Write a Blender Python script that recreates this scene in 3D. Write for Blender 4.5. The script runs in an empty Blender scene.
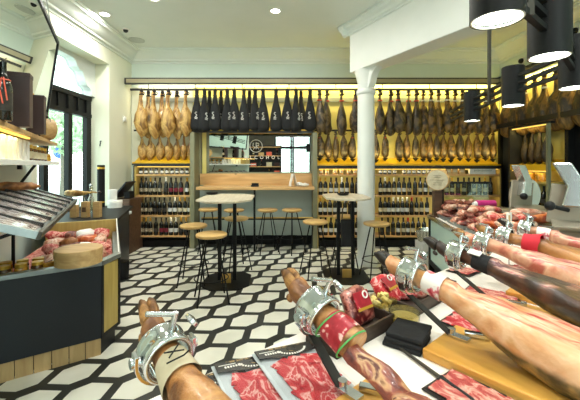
import bpy, math, random
from mathutils import Matrix, Vector, noise as mnoise
random.seed(7)
PI = math.pi
SC = bpy.context.scene
COL = SC.collection
F, CX, CY, H = 335.0, 290.0, 165.0, 1.48

def P(px, py, Y):
    return Vector(((px - CX) / F * Y, Y, H - (py - CY) / F * Y))
def PX(px, Y):
    return (px - CX) / F * Y
def PZ(py, Y):
    return H - (py - CY) / F * Y
def G(px, py, z):
    Y = (H - z) * F / (py - CY)
    return Vector(((px - CX) / F * Y, Y, z))
RV = Vector((.76, .65, 0)); HV = Vector((.65, -.76, 0))
RANG = math.atan2(.65, .76)
def R(r, o, z=0.0):
    v = RV * r - HV * o
    return Vector((v.x, v.y, z))
AV = Vector((-.473, .881, 0)); BV = Vector((.881, .473, 0))
BANG = math.atan2(.473, .881)
ORD = ['first','second','third','fourth','fifth','sixth','seventh','eighth','ninth','tenth','eleventh','twelfth',
       'thirteenth','fourteenth','fifteenth','sixteenth','seventeenth','eighteenth','nineteenth','twentieth',
       'twenty-first','twenty-second','twenty-third','twenty-fourth','twenty-fifth','twenty-sixth']

# ------------------------------------------------------------------ mesh builder
class MB:
    def __init__(s):
        s.v = []; s.f = []; s.m = []; s.cur = 0
    def add(s, vs, fs):
        b = len(s.v)
        s.v.extend(Vector(p) for p in vs)
        for f in fs:
            s.f.append([i + b for i in f]); s.m.append(s.cur)
        return s
    def box(s, c, d, rz=0.0, M=None):
        x, y, z = d[0] / 2, d[1] / 2, d[2] / 2
        vs = [Vector((sx * x, sy * y, sz * z)) for sz in (-1, 1) for sy in (-1, 1) for sx in (-1, 1)]
        m = Matrix.Translation(Vector(c)) @ (M if M else Matrix.Rotation(rz, 4, 'Z'))
        return s.add([m @ v for v in vs], [(0,2,3,1),(4,5,7,6),(0,1,5,4),(2,6,7,3),(0,4,6,2),(1,3,7,5)])
    def loft(s, rings, closed=True, caps=True):
        n = len(rings[0]); vs = [p for r in rings for p in r]; fs = []
        for i in range(len(rings) - 1):
            for j in range(n if closed else n - 1):
                k = (j + 1) % n
                fs.append((i*n+j, i*n+k, (i+1)*n+k, (i+1)*n+j))
        if caps:
            fs.append(tuple(range(n - 1, -1, -1)))
            fs.append(tuple((len(rings)-1)*n + j for j in range(n)))
        return s.add(vs, fs)
    def lathe(s, prof, c=(0,0,0), n=20, M=None, caps=True):
        m = Matrix.Translation(Vector(c)) @ (M if M else Matrix.Identity(4))
        rings = [[m @ Vector((r*math.cos(2*PI*j/n), r*math.sin(2*PI*j/n), z)) for j in range(n)] for r, z in prof]
        return s.loft(rings, True, caps)
    def cyl(s, c, r, h, n=20, M=None):
        return s.lathe([(r, 0), (r, h)], c, n, M)
    def tube(s, pts, r, n=8, caps=True):
        pts = [Vector(p) for p in pts]; rings = []
        rr = r if isinstance(r, (list, tuple)) else [r] * len(pts)
        up = None
        for i, p in enumerate(pts):
            t = (pts[min(i+1, len(pts)-1)] - pts[max(i-1, 0)]).normalized()
            if up is None:
                up = Vector((0,0,1)) if abs(t.z) < .9 else Vector((1,0,0))
            u = (up - t * up.dot(t)).normalized(); w = t.cross(u); up = u
            rings.append([p + (u*math.cos(2*PI*j/n) + w*math.sin(2*PI*j/n)) * rr[i] for j in range(n)])
        return s.loft(rings, True, caps)
    def ring(s, c, R0, r, n=24, k=8, M=None):
        m = Matrix.Translation(Vector(c)) @ (M if M else Matrix.Identity(4)); vs = []; fs = []
        for i in range(n):
            a = 2*PI*i/n
            for j in range(k):
                b = 2*PI*j/k; q = R0 + r*math.cos(b)
                vs.append(m @ Vector((q*math.cos(a), q*math.sin(a), r*math.sin(b))))
        for i in range(n):
            for j in range(k):
                i2 = (i+1) % n; j2 = (j+1) % k
                fs.append((i*k+j, i2*k+j, i2*k+j2, i*k+j2))
        return s.add(vs, fs)
    def prism(s, poly, z0, z1):
        n = len(poly)
        a = sum(poly[i][0]*poly[(i+1) % n][1] - poly[(i+1) % n][0]*poly[i][1] for i in range(n))
        if a < 0: poly = list(reversed(poly))
        return s.loft([[Vector((p[0], p[1], z)) for p in poly] for z in (z0, z1)])
    def ball(s, c, rad, n=12, k=8, M=None):
        rx, ry, rz = rad if isinstance(rad, (list, tuple)) else (rad,)*3
        m = Matrix.Translation(Vector(c)) @ (M if M else Matrix.Identity(4))
        rings = []
        for i in range(k + 1):
            t = PI * (i + .02) / (k + .04)
            rings.append([m @ Vector((rx*math.sin(t)*math.cos(2*PI*j/n), ry*math.sin(t)*math.sin(2*PI*j/n), -rz*math.cos(t))) for j in range(n)])
        return s.loft(rings)
    def xf(s, M):
        s.v = [M @ v for v in s.v]; return s
    def jitter(s, amp, scale, seed=0.0):
        off = Vector((seed*3.1, seed*1.7, seed))
        s.v = [v + mnoise.noise_vector(v*scale + off) * amp for v in s.v]; return s
    def mat(s, i):
        s.cur = i; return s
    def build(s, name, mats, parent=None, smooth=None, bevel=0.0, loc=None):
        me = bpy.data.meshes.new(name)
        me.from_pydata([tuple(v) for v in s.v], [], s.f)
        if not isinstance(mats, (list, tuple)): mats = [mats]
        for m in mats: me.materials.append(m)
        if len(mats) > 1:
            me.polygons.foreach_set('material_index', s.m)
        if smooth:
            me.polygons.foreach_set('use_smooth', [True] * len(me.polygons))
            me.set_sharp_from_angle(angle=math.radians(smooth))
        me.update()
        o = bpy.data.objects.new(name, me); COL.objects.link(o)
        if parent: o.parent = parent
        if loc is not None: o.location = loc
        if bevel:
            b = o.modifiers.new('edge', 'BEVEL'); b.width = bevel; b.segments = 2; b.limit_method = 'ANGLE'
        return o

def tag(o, label, cat, group=None):
    o['label'] = label; o['category'] = cat
    if group: o['group'] = group
    return o
def struct(o):
    o['kind'] = 'structure'; return o
def thing(name, label, cat, loc=(0,0,0), rz=0.0, group=None):
    o = bpy.data.objects.new(name, None); COL.objects.link(o)
    o.location = loc; o.rotation_euler = (0, 0, rz); o.empty_display_size = .1
    return tag(o, label, cat, group)
def dup(root, loc, rz=None, label=None, group=None, scale=None, rot=None):
    r = root.copy(); COL.objects.link(r); r.location = loc
    if rz is not None: r.rotation_euler = (0, 0, rz)
    if rot is not None: r.rotation_euler = rot
    if scale: r.scale = scale
    if label: r['label'] = label
    if group: r['group'] = group
    for ch in list(root.children):
        c = ch.copy(); COL.objects.link(c); c.parent = r
        for g in list(ch.children):
            d = g.copy(); COL.objects.link(d); d.parent = c
    return r
class Proto:
    """first use moves the original, later uses copy it"""
    def __init__(s, root): s.root = root; s.used = False
    def put(s, loc, rz=0.0, label=None, group=None, scale=None, rot=None):
        if s.used: return dup(s.root, loc, rz, label, group, scale, rot)
        s.used = True; o = s.root; o.location = loc
        o.rotation_euler = rot if rot is not None else (0, 0, rz)
        if scale: o.scale = scale
        if label: o['label'] = label
        if group: o['group'] = group
        return o

# ------------------------------------------------------------------ materials
def L(c):  # sRGB 0-255 to linear
    out = []
    for x in c:
        x /= 255.0
        out.append(x/12.92 if x <= .04045 else ((x+.055)/1.055)**2.4)
    return tuple(out) + (1.0,)
def newmat(name):
    m = bpy.data.materials.new(name); m.use_nodes = True
    nt = m.node_tree; b = nt.nodes['Principled BSDF']
    return m, nt, b
def pm(name, cols, scale=5.0, rough=.5, metal=0.0, bump=0.0, stretch=(1,1,1), detail=4.0, dist=0.0, pos=None, kind='noise',
       spec=None, coat=0.0, bscale=None, alpha=None, trans=0.0, coords='Object'):
    m, nt, b = newmat(name); N = nt.nodes; K = nt.links
    b.inputs['Roughness'].default_value = rough; b.inputs['Metallic'].default_value = metal
    if spec is not None: b.inputs['Specular IOR Level'].default_value = spec
    if coat: b.inputs['Coat Weight'].default_value = coat; b.inputs['Coat Roughness'].default_value = .08
    if trans: b.inputs['Transmission Weight'].default_value = trans
    if not isinstance(cols, list): cols = [cols, tuple(min(255, x * .93 + 4) for x in cols)]
    tc = N.new('ShaderNodeTexCoord'); mp = N.new('ShaderNodeMapping')
    mp.inputs['Scale'].default_value = stretch
    K.new(tc.outputs[coords], mp.inputs['Vector'])
    if kind == 'wave':
        t = N.new('ShaderNodeTexWave'); t.inputs['Scale'].default_value = scale
        t.inputs['Distortion'].default_value = dist; t.inputs['Detail'].default_value = detail; t.inputs['Detail Scale'].default_value = 1.5
        fac = t.outputs['Fac']
    elif kind == 'voronoi':
        t = N.new('ShaderNodeTexVoronoi'); t.inputs['Scale'].default_value = scale; fac = t.outputs['Distance']
    else:
        t = N.new('ShaderNodeTexNoise'); t.inputs['Scale'].default_value = scale
        t.inputs['Detail'].default_value = detail; t.inputs['Distortion'].default_value = dist; fac = t.outputs['Fac']
    K.new(mp.outputs['Vector'], t.inputs['Vector'])
    cr = N.new('ShaderNodeValToRGB'); e = cr.color_ramp.elements
    n = len(cols); pos = pos or [.3 + .4*i/max(1, n-1) for i in range(n)]
    e[0].position = pos[0]; e[0].color = L(cols[0]); e[1].position = pos[1]; e[1].color = L(cols[1])
    for i in range(2, n):
        x = e.new(pos[i]); x.color = L(cols[i])
    K.new(fac, cr.inputs['Fac']); K.new(cr.outputs['Color'], b.inputs['Base Color'])
    if bump:
        bn = N.new('ShaderNodeBump'); bn.inputs['Strength'].default_value = bump; bn.inputs['Distance'].default_value = .01
        if bscale:
            t2 = N.new('ShaderNodeTexNoise'); t2.inputs['Scale'].default_value = bscale
            K.new(mp.outputs['Vector'], t2.inputs['Vector']); K.new(t2.outputs['Fac'], bn.inputs['Height'])
        else: K.new(fac, bn.inputs['Height'])
        K.new(bn.outputs['Normal'], b.inputs['Normal'])
    if alpha is not None: b.inputs['Alpha'].default_value = alpha
    return m
def emit(name, col, s):
    m, nt, b = newmat(name)
    b.inputs['Base Color'].default_value = L(col); b.inputs['Emission Color'].default_value = L(col)
    b.inputs['Emission Strength'].default_value = s
    return m
def glass(name, col=(235,245,240), refl=.12, rough=.02):
    m, nt, b = newmat(name); N = nt.nodes; K = nt.links
    out = N['Material Output']; N.remove(b)
    t = N.new('ShaderNodeBsdfTransparent'); t.inputs['Color'].default_value = L(col)
    g = N.new('ShaderNodeBsdfGlossy'); g.inputs['Roughness'].default_value = rough
    x = N.new('ShaderNodeMixShader'); x.inputs['Fac'].default_value = refl
    K.new(t.outputs[0], x.inputs[1]); K.new(g.outputs[0], x.inputs[2]); K.new(x.outputs[0], out.inputs['Surface'])
    return m
def wood(name, c1, c2, scale=3.0, rough=.5, axis='x', bump=.1, knots=True):
    m, nt, b = newmat(name); N = nt.nodes; K = nt.links
    b.inputs['Roughness'].default_value = rough
    tc = N.new('ShaderNodeTexCoord'); mp = N.new('ShaderNodeMapping')
    st = {'x': (.12, 1, 1), 'y': (1, .12, 1), 'z': (1, 1, .12)}[axis]
    mp.inputs['Scale'].default_value = st
    K.new(tc.outputs['Object'], mp.inputs['Vector'])
    t = N.new('ShaderNodeTexNoise'); t.inputs['Scale'].default_value = scale*8; t.inputs['Detail'].default_value = 6; t.inputs['Distortion'].default_value = .6
    K.new(mp.outputs['Vector'], t.inputs['Vector'])
    cr = N.new('ShaderNodeValToRGB'); e = cr.color_ramp.elements
    e[0].position = .3; e[0].color = L(c2); e[1].position = .68; e[1].color = L(c1)
    K.new(t.outputs['Fac'], cr.inputs['Fac'])
    last = cr.outputs['Color']
    if knots:
        v = N.new('ShaderNodeTexVoronoi'); v.inputs['Scale'].default_value = scale*1.6
        K.new(tc.outputs['Object'], v.inputs['Vector'])
        r2 = N.new('ShaderNodeValToRGB'); q = r2.color_ramp.elements
        q[0].position = .03; q[0].color = (.25,.16,.1,1); q[1].position = .11; q[1].color = (1,1,1,1)
        K.new(v.outputs['Distance'], r2.inputs['Fac'])
        mx = N.new('ShaderNodeMix'); mx.data_type = 'RGBA'; mx.blend_type = 'MULTIPLY'; mx.inputs['Factor'].default_value = .8
        K.new(last, mx.inputs['A']); K.new(r2.outputs['Color'], mx.inputs['B']); last = mx.outputs['Result']
    K.new(last, b.inputs['Base Color'])
    bn = N.new('ShaderNodeBump'); bn.inputs['Strength'].default_value = bump; bn.inputs['Distance'].default_value = .004
    K.new(t.outputs['Fac'], bn.inputs['Height']); K.new(bn.outputs['Normal'], b.inputs['Normal'])
    return m
def hamskin(name, side, low, top, topz=.035, lowz=-.02, stripes=None, scale=9.0, rough=.42, seed=0.0):
    """skin that differs by the ham's own cut: flank colours, rind below, cut fat/meat on top; rz in the ham's own axes"""
    m, nt, b = newmat(name); N = nt.nodes; K = nt.links
    b.inputs['Roughness'].default_value = rough; b.inputs['Coat Weight'].default_value = .25; b.inputs['Coat Roughness'].default_value = .2
    tc = N.new('ShaderNodeTexCoord'); mp = N.new('ShaderNodeMapping'); mp.inputs['Location'].default_value = (seed, seed*2, seed)
    K.new(tc.outputs['Object'], mp.inputs['Vector'])
    sp = N.new('ShaderNodeSeparateXYZ'); K.new(tc.outputs['Object'], sp.inputs[0])
    n1 = N.new('ShaderNodeTexNoise'); n1.inputs['Scale'].default_value = scale; n1.inputs['Detail'].default_value = 5; n1.inputs['Distortion'].default_value = .5
    K.new(mp.outputs[0], n1.inputs['Vector'])
    def ramp(cols, fac, p0=.32, p1=.68):
        cr = N.new('ShaderNodeValToRGB'); e = cr.color_ramp.elements
        e[0].position = p0; e[0].color = L(cols[0]); e[1].position = p1; e[1].color = L(cols[-1])
        for i in range(1, len(cols)-1):
            x = e.new(p0 + (p1-p0)*i/(len(cols)-1)); x.color = L(cols[i])
        K.new(fac, cr.inputs['Fac']); return cr.outputs['Color']
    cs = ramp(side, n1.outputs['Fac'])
    n2 = N.new('ShaderNodeTexNoise'); n2.inputs['Scale'].default_value = scale*2.3; n2.inputs['Detail'].default_value = 6
    K.new(mp.outputs[0], n2.inputs['Vector'])
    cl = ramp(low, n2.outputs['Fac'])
    mp2 = N.new('ShaderNodeMapping'); mp2.inputs['Scale'].default_value = (.16, 1, .6); K.new(tc.outputs['Object'], mp2.inputs['Vector'])
    n3 = N.new('ShaderNodeTexNoise'); n3.inputs['Scale'].default_value = 55 if stripes else 22; n3.inputs['Detail'].default_value = 3; n3.inputs['Distortion'].default_value = .8
    K.new(mp2.outputs[0], n3.inputs['Vector'])
    ct = ramp(top, n3.outputs['Fac'], .38, .62)
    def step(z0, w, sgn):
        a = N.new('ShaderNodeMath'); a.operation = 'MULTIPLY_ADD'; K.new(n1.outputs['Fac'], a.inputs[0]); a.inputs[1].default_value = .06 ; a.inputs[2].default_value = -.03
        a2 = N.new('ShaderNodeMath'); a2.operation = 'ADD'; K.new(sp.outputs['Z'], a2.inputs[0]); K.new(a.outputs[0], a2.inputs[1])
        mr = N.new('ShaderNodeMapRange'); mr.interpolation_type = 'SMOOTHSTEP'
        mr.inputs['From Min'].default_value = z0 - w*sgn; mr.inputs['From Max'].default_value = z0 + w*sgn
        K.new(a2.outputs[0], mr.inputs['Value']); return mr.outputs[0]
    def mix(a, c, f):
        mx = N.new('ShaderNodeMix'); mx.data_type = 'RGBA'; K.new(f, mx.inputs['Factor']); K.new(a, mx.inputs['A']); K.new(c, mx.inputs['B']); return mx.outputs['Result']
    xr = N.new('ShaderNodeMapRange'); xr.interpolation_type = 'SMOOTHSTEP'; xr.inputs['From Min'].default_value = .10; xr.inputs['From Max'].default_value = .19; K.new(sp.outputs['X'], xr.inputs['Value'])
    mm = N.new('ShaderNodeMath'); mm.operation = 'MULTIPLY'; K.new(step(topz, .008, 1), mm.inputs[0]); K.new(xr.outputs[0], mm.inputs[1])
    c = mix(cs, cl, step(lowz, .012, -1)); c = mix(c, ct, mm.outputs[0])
    K.new(c, b.inputs['Base Color'])
    bn = N.new('ShaderNodeBump'); bn.inputs['Strength'].default_value = .8; bn.inputs['Distance'].default_value = .010
    K.new(n2.outputs['Fac'], bn.inputs['Height']); K.new(bn.outputs['Normal'], b.inputs['Normal'])
    return m

M = {}
M['wall'] = pm('painted plaster', [(212,226,215),(218,231,221)], 2, .75)
M['ceil'] = pm('ceiling plaster', [(228,236,230),(233,240,235)], 2, .8)
M['white'] = pm('white paint', [(232,236,230),(238,241,236)], 3, .5)
M['white_mat'] = pm('white card', [(236,234,226),(243,241,235)], 8, .6)
M['black'] = pm('black steel', [(13,15,16),(19,20,21)], 20, .5, spec=.25)
M['black_panel'] = pm('black lacquer panel', [(16,22,30),(21,28,37)], 3, .45)
M['black_soft'] = pm('black cloth', [(17,18,19),(26,27,29)], 60, .85, bump=.15)
M['bronze'] = pm('dark bronze', [(58,54,45),(70,66,56)], 6, .5, metal=.3)
M['olive'] = pm('olive painted wood', [(128,128,100),(140,140,112)], 4, .55)
M['pale_panel'] = pm('pale green panel', [(176,192,186),(186,200,194)], 2, .5)
M['cream'] = pm('yellow-lit backing', [(230,216,128),(236,225,146)], 3, .55)  # strip light's pale yellow on the wall, put into the panel colour
M['pale_back'] = pm('pale backing', [(214,216,198),(222,224,206)], 3, .55)
M['yellow'] = pm('yellow-lit tray', [(222,172,24),(232,184,34)], 5, .4)  # warm strip light on the drip trays, painted in as yellow
M['pine'] = wood('knotty pine', (224,184,126), (196,150,92), 2.2, .45)
M['pine_pale'] = wood('pale pine plinth', (206,178,128), (178,146,98), 2.2, .55, 'z')
M['stool_wood'] = wood('blond stool wood', (222,186,122), (200,160,98), 4, .35, knots=False)
M['table_wood'] = wood('washed table wood', (214,204,182), (190,178,152), 3, .4, 'y', knots=False)
M['yellow_wood'] = wood('yellow lacquered wood', (196,172,96), (170,146,76), 2.5, .5, 'z', knots=False)
M['board'] = wood('oiled cutting board', (236,184,92), (210,150,62), 2.2, .35, 'x', knots=False)
M['board_end'] = wood('board end grain', (214,176,124), (196,152,100), 5, .5, 'y', knots=False)
M['dark_wood'] = wood('dark brown wood', (96,70,50), (66,46,33), 3, .5, 'x', knots=False)
M['tray_wood'] = wood('dark stained tray', (70,56,46), (44,34,28), 4, .5, 'x', knots=False)
M['tan_wood'] = wood('round chip box wood', (206,172,118), (178,140,88), 4, .55, 'x', knots=False)
M['steel'] = pm('brushed steel', [(196,200,202),(212,215,216)], 30, .25, metal=1.0)
M['chrome'] = pm('chrome', [(225,228,230),(235,237,238)], 10, .12, metal=1.0)
M['rim'] = pm('satin rim steel', [(150,156,156),(166,172,172)], 10, .35, metal=.85)
M['grey_bar'] = pm('grey flat bar', [(140,146,142),(150,156,152)], 8, .5)
M['rail'] = pm('rail iron', [(30,29,27),(38,37,34)], 8, .5)
M['tile'] = None
M['marble'] = pm('white worktop', [(240,234,224),(248,243,235)], 1.5, .3, dist=.5)
M['mint'] = pm('mint front glass', [(176,206,196),(190,216,206)], 1.5, .18, coat=.4)
M['glass'] = glass('clear glass')
M['film'] = glass('clear film', (252,252,252), .02, .45)
M['mirror'] = pm('mirror silver', [(232,238,234),(234,240,236)], 1, .015, metal=1.0)
M['gloss_white'] = pm('glossy white', [(238,238,232),(244,244,238)], 4, .3)
M['ham_pale'] = pm('pale ham skin', [(66,42,14),(136,96,40),(206,168,98),(156,112,50),(88,58,22)], 7, .45, bump=.4, stretch=(1,1,.6), detail=6, dist=.6, coat=.2)
M['ham_dark'] = pm('dark ham skin', [(18,13,8),(44,33,20),(104,84,54),(34,25,15)], 9, .5, bump=.4, stretch=(1,1,.6), detail=6, dist=.8, coat=.15)
M['ham_dark_gold'] = pm('golden dark ham skin', [(24,16,7),(62,44,18),(140,104,46),(44,30,13)], 9, .5, bump=.4, stretch=(1,1,.6), detail=6, dist=.8, coat=.15)
M['hoof'] = pm('hoof horn', [(26,22,19),(48,40,34)], 30, .4)
M['hoof_tan'] = pm('tan hoof', [(40,26,16),(120,80,42),(178,132,76),(92,58,30)], 26, .6, bump=.7, detail=6, dist=.6)
M['cord'] = pm('black cord', [(18,18,19),(28,28,28)], 30, .7)
M['red_tag'] = pm('red tag', [(196,58,36),(208,74,48)], 9, .5)
M['white_tag'] = pm('white tag', [(226,224,212),(238,236,228)], 9, .5)
M['bottle'] = pm('dark bottle glass', [(13,15,12),(20,22,17)], 9, .12, coat=.3)
M['bottle_green'] = pm('green bottle glass', [(34,46,24),(46,58,30)], 9, .12, coat=.3)
M['lab_c'] = pm('cream paper', [(190,178,146),(206,196,168)], 30, .6)
M['lab_w'] = pm('white paper', [(206,206,200),(218,218,213)], 30, .6)
M['lab_m'] = pm('maroon paper', [(110,24,40),(128,32,48)], 30, .6)
M['lab_p'] = pm('picture paper', [(40,36,30),(150,136,108),(214,204,180)], 38, .6, detail=2)
M['lab_d'] = pm('dark paper', [(34,32,28),(60,56,48)], 30, .6)
M['cap_k'] = pm('black foil', [(18,18,18),(28,26,26)], 10, .4)
M['cap_g'] = pm('gold foil', [(206,158,52),(224,180,76)], 10, .3, metal=.5)
M['cap_w'] = pm('white foil', [(226,226,220),(236,236,230)], 10, .4)
M['cap_r'] = pm('red foil', [(140,26,28),(158,36,36)], 10, .35)
M['brass'] = pm('brass plate', [(198,160,84),(214,178,102)], 10, .35, metal=.7)
M['slices'] = pm('sliced cured ham', [(140,14,26),(196,28,42),(208,60,64),(242,190,182),(204,40,50),(226,112,108)], 21, .6, dist=1.6, detail=6, pos=[.30,.42,.50,.565,.60,.72], bump=.5, stretch=(1,.5,1))
M['slices_pink'] = pm('pink sliced ham', [(166,44,44),(200,84,76),(236,186,166),(190,68,62)], 26, .6, dist=1.5, detail=5, pos=[.32,.46,.56,.66], bump=.5, stretch=(1,.6,1))
M['slices_dark'] = pm('dark sliced meat', [(60,14,16),(112,26,28),(190,120,104),(96,20,24)], 26, .3, dist=1.2, detail=4, pos=[.32,.48,.6,.7], bump=.3, coat=.6)
M['pack_glare'] = pm('wrapped slices with painted glare', [(70,48,46),(168,140,134),(226,226,224),(140,92,86),(214,206,200)], 13, .22, dist=1.6, detail=5, pos=[.25,.4,.52,.62,.72], bump=.5, coat=.8, stretch=(1,.5,1))  # whitish stops paint the film's glare into the slices
M['card_black'] = pm('black header card', [(18,17,16),(32,30,27)], 14, .35)
M['card_print'] = pm('printed header pattern', [(26,24,20),(70,60,42),(170,140,92),(30,27,22)], 45, .4, detail=2, pos=[.42,.52,.62,.7])
M['cured'] = pm('cured sausage', [(52,16,12),(98,36,26),(150,88,70),(80,26,20)], 30, .45, dist=.6, detail=5, bump=.4)
M['sausage_brown'] = pm('brown sausage', [(90,52,24),(150,94,48),(184,128,74)], 20, .5, dist=.6, bump=.5)
M['chorizo'] = pm('orange chorizo', [(140,46,20),(196,92,44),(222,140,84)], 22, .4, dist=.8, bump=.4, coat=.3)
M['meat'] = pm('cured meat piece', [(150,70,56),(206,140,112),(238,208,184),(178,92,72)], 15, .4, dist=1.2, detail=5, bump=.4, coat=.3)
M['dry'] = pm('dry carved meat', [(60,22,20),(104,44,36),(150,78,60),(206,160,116),(92,36,30)], 17, .35, dist=1.8, detail=6, pos=[.28,.4,.52,.62,.7], bump=.8, coat=.4, stretch=(.5,1,1))
M['bone'] = pm('bone and fat edge', [(214,170,110),(236,206,158)], 20, .4, bump=.3)
M['label_red'] = pm('red printed band', [(150,26,40),(176,40,54),(232,190,180)], 42, .4, detail=2, pos=[.4,.6,.66])
M['label_blue'] = pm('pale printed band', [(176,40,60),(214,120,130),(236,230,224)], 18, .4, detail=3, pos=[.40,.46,.5])
M['green_cord'] = pm('green cord', [(60,150,70),(90,176,96)], 20, .6)
M['cheese'] = pm('cheese pieces', [(222,196,108),(240,222,146)], 18, .5, bump=.2)
M['plastic'] = glass('clear plastic tub', (240,236,214), .2, .1)
M['red_cloth'] = pm('red cloth', [(196,22,40),(214,36,54)], 12, .7, bump=.2)
M['pink_roll'] = pm('magenta wrap', [(196,32,120),(214,56,140)], 12, .45)
M['slicer'] = pm('slicer enamel', [(150,142,126),(164,156,140)], 5, .35, metal=.35)
M['maroon_box'] = pm('dark maroon box', [(46,26,24),(58,34,31)], 5, .5)
M['ribbon'] = pm('coral ribbon', [(214,84,60),(228,104,78)], 10, .5)
M['jar_dark'] = pm('dark jar contents', [(58,34,16),(104,66,26),(40,26,14)], 24, .15, coat=.6)
M['jar_amber'] = pm('amber jar contents', [(150,92,20),(206,148,48),(120,66,18)], 22, .15, coat=.6)
M['screen'] = pm('dark slanted panel', [(24,28,34),(36,40,48)], 4, .3, metal=.3)
M['leaf'] = pm('pale leaves', [(138,168,132),(168,194,156),(196,214,184)], 2, .6)
M['bark'] = pm('bark', [(90,84,74),(120,112,98)], 10, .8)
M['street'] = pm('pale paving', [(190,196,194),(206,210,206)], 2, .8)
M['blue_sign'] = pm('blue sign', [(40,90,180),(50,104,196)], 3, .4)
M['led'] = emit('warm strip', (255,206,96), 1.0)
M['lamp'] = emit('lamp lens', (246,255,238), 9.0)
M['down'] = emit('downlight lens', (255,252,238), 14.0)
M['vinyl'] = emit('white vinyl', (236,240,236), .0)
M['stone'] = pm('white stone trim', [(214,220,216),(224,229,225)], 6, .7)
M['grill'] = pm('speaker grille', [(186,194,190),(198,206,202)], 60, .6)
M['header_tan'] = pm('tan painted header', [(150,142,112),(162,154,124)], 5, .6)
M['pack_back'] = pm('pale grey pack backing', [(186,198,204),(202,212,216)], 8, .4)
M['wall_warm_lit'] = pm('warm-lit plaster', [(222,224,202),(228,230,209)], 2, .75)  # cream tint paints warm lamp light onto the left wall

SPOT_W, HEAD_W, RACK_W, SKY_S, EXPO = 4, 20, .9, 6, 0.62
# ------------------------------------------------------------------ room shell
CZ = 3.6
XL, XR, YB, YF = -2.98, 3.95, 6.3, -3.2
# floor: black base with raised pale hexagon tiles, one mesh
def make_floor():
    mt = pm('pale floor tile', [(214,214,200),(228,228,214),(236,236,224)], 2.5, .32, detail=3, spec=.4)
    mg = pm('black floor tile', [(38,40,38),(50,52,49)], 3, .4, detail=3, spec=.35)
    b = MB(); b.box(((XL-.6+XR)/2, (YB+YF)/2, -.05), (XR-XL+1.4, YB-YF+.8, .1))
    b.mat(1)
    e = Vector((math.cos(math.radians(43)), math.sin(math.radians(43)), 0)); n = Vector((-e.y, e.x, 0))
    u = .270; w = .300; hx = [(.163,0),(.058,.106),(-.058,.106),(-.163,0),(-.058,-.106),(.058,-.106)]
    o0 = Vector((-.431, 3.188, 0))
    for i in range(-38, 39):
        for j in range(-36, 37):
            c = o0 + e*(u*i) + n*(w*(j + .5*(i % 2)))
            if not (XL-.55 < c.x < XR-.1 and YF+.15 < c.y < YB-.12): continue
            p0 = [c + e*x + n*y for x, y in hx]
            b.loft([[Vector((p.x, p.y, -.002)) for p in p0], [Vector((p.x, p.y, .0015)) for p in p0]])
    return struct(b.build('floor', [mg, mt]))
make_floor()
b = MB(); b.box(((XL-.6+XR)/2, (YB+YF)/2, CZ+.05), (XR-XL+1.6, YB-YF+.8, .1)); struct(b.build('ceiling', M['ceil']))
b = MB(); b.box(((XL+XR)/2, YB+.1, CZ/2), (XR-XL+.4, .2, CZ)); struct(b.build('wall_back', M['wall']))
# left wall with the window recess (Y 3.95..5.52)
WY0, WY1, WZ0, WZ1 = 3.95, 5.52, .72, 3.14
XO = XL-.42
b = MB()
b.box(((XL+XO)/2, (WY1+YB+.2)/2, CZ/2), (XL-XO, YB+.2-WY1, CZ))
b.box(((XL+XO)/2, (3.4+WY0)/2, CZ/2), (XL-XO, WY0-3.4, CZ))
b.box(((XL+XO)/2, (WY0+WY1)/2, WZ0/2), (XL-XO, WY1-WY0, WZ0))
b.box(((XL+XO)/2, (WY0+WY1)/2, (WZ1+CZ)/2), (XL-XO, WY1-WY0, CZ-WZ1))
b.box(((XL+XO)/2, (3.4+YF)/2, CZ/2), (XL-XO, 3.4-YF, CZ))
struct(b.build('wall_left', M['wall_warm_lit']))
# diagonal partition behind the shelves
w0 = Vector((-2.98, 3.86, 0)); w1 = Vector((-1.42, .95, 0))
b = MB(); nb = -BV*.1
b.prism([(w0.x,w0.y),(w1.x,w1.y),((w1+nb).x,(w1+nb).y),((w0+nb).x-.1,(w0+nb).y)], 0, CZ)
struct(b.build('wall_diagonal', M['wall']))
b = MB()
b.box((XR+.1, 4.35, CZ/2), (.2, 4.3, CZ)); b.box((XR+.1, (2.2+YF)/2, CZ/2), (.2, 2.2-YF, CZ))
struct(b.build('wall_right', M['wall']))
# street front behind the camera: dark frames with tall glazed openings
b = MB()
b.box(((XO+(-.75))/2, YF-.1, CZ/2), (-.75-XO, .2, CZ))
b.box(((-.75+XR)/2, YF-.1, 3.2), (XR+.75, .2, .8))
struct(b.build('wall_front', M['bronze']))
b = MB()
for x in (-.7, .05, .15, .95, 1.75, 2.55, 3.35, 3.9): b.box((x, YF-.1, 1.4), (.09, .12, 2.8))
for z in (.1, 2.3): b.box((1.6, YF-.1, z), (4.6, .11, .12))
fr = struct(b.build('window_2', M['black']))
b = MB(); b.box((1.6, YF-.14, 1.4), (4.6, .008, 2.7)); struct(b.build('window_2_pane', M['glass'], fr))
# cornices
def cornice(name, p, q, nrm, prof, mat, ext0=0.0, ext1=0.0, z=CZ):
    p = Vector((p[0], p[1], 0)); q = Vector((q[0], q[1], 0)); d = (q-p).normalized(); p = p - d*ext0; q = q + d*ext1
    n = Vector((nrm[0], nrm[1], 0)).normalized(); m = MB()
    pr = [(0,0)] + prof
    rings = [[e + n*x + Vector((0,0,z - y)) for x, y in pr] for e in (p, q)]
    if d.cross(Vector((0,0,1))).dot(n) > 0: rings.reverse()
    m.loft(rings); return struct(m.build(name, mat, smooth=35))
PROF = [(.26,0),(.26,.03),(.235,.035),(.225,.06),(.19,.07),(.15,.10),(.09,.15),(.075,.155),(.065,.18),(.02,.19),(.015,.215),(0,.22)]
cornice('trim_1', (XL, YB), (XR, YB), (0,-1), PROF, M['ceil'])
cornice('trim_2', (XL, 3.4), (XL, YB), (1,0), PROF, M['ceil'])
cornice('trim_3', (XR, 2.2), (XR, YB), (-1,0), PROF, M['ceil'])
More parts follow.
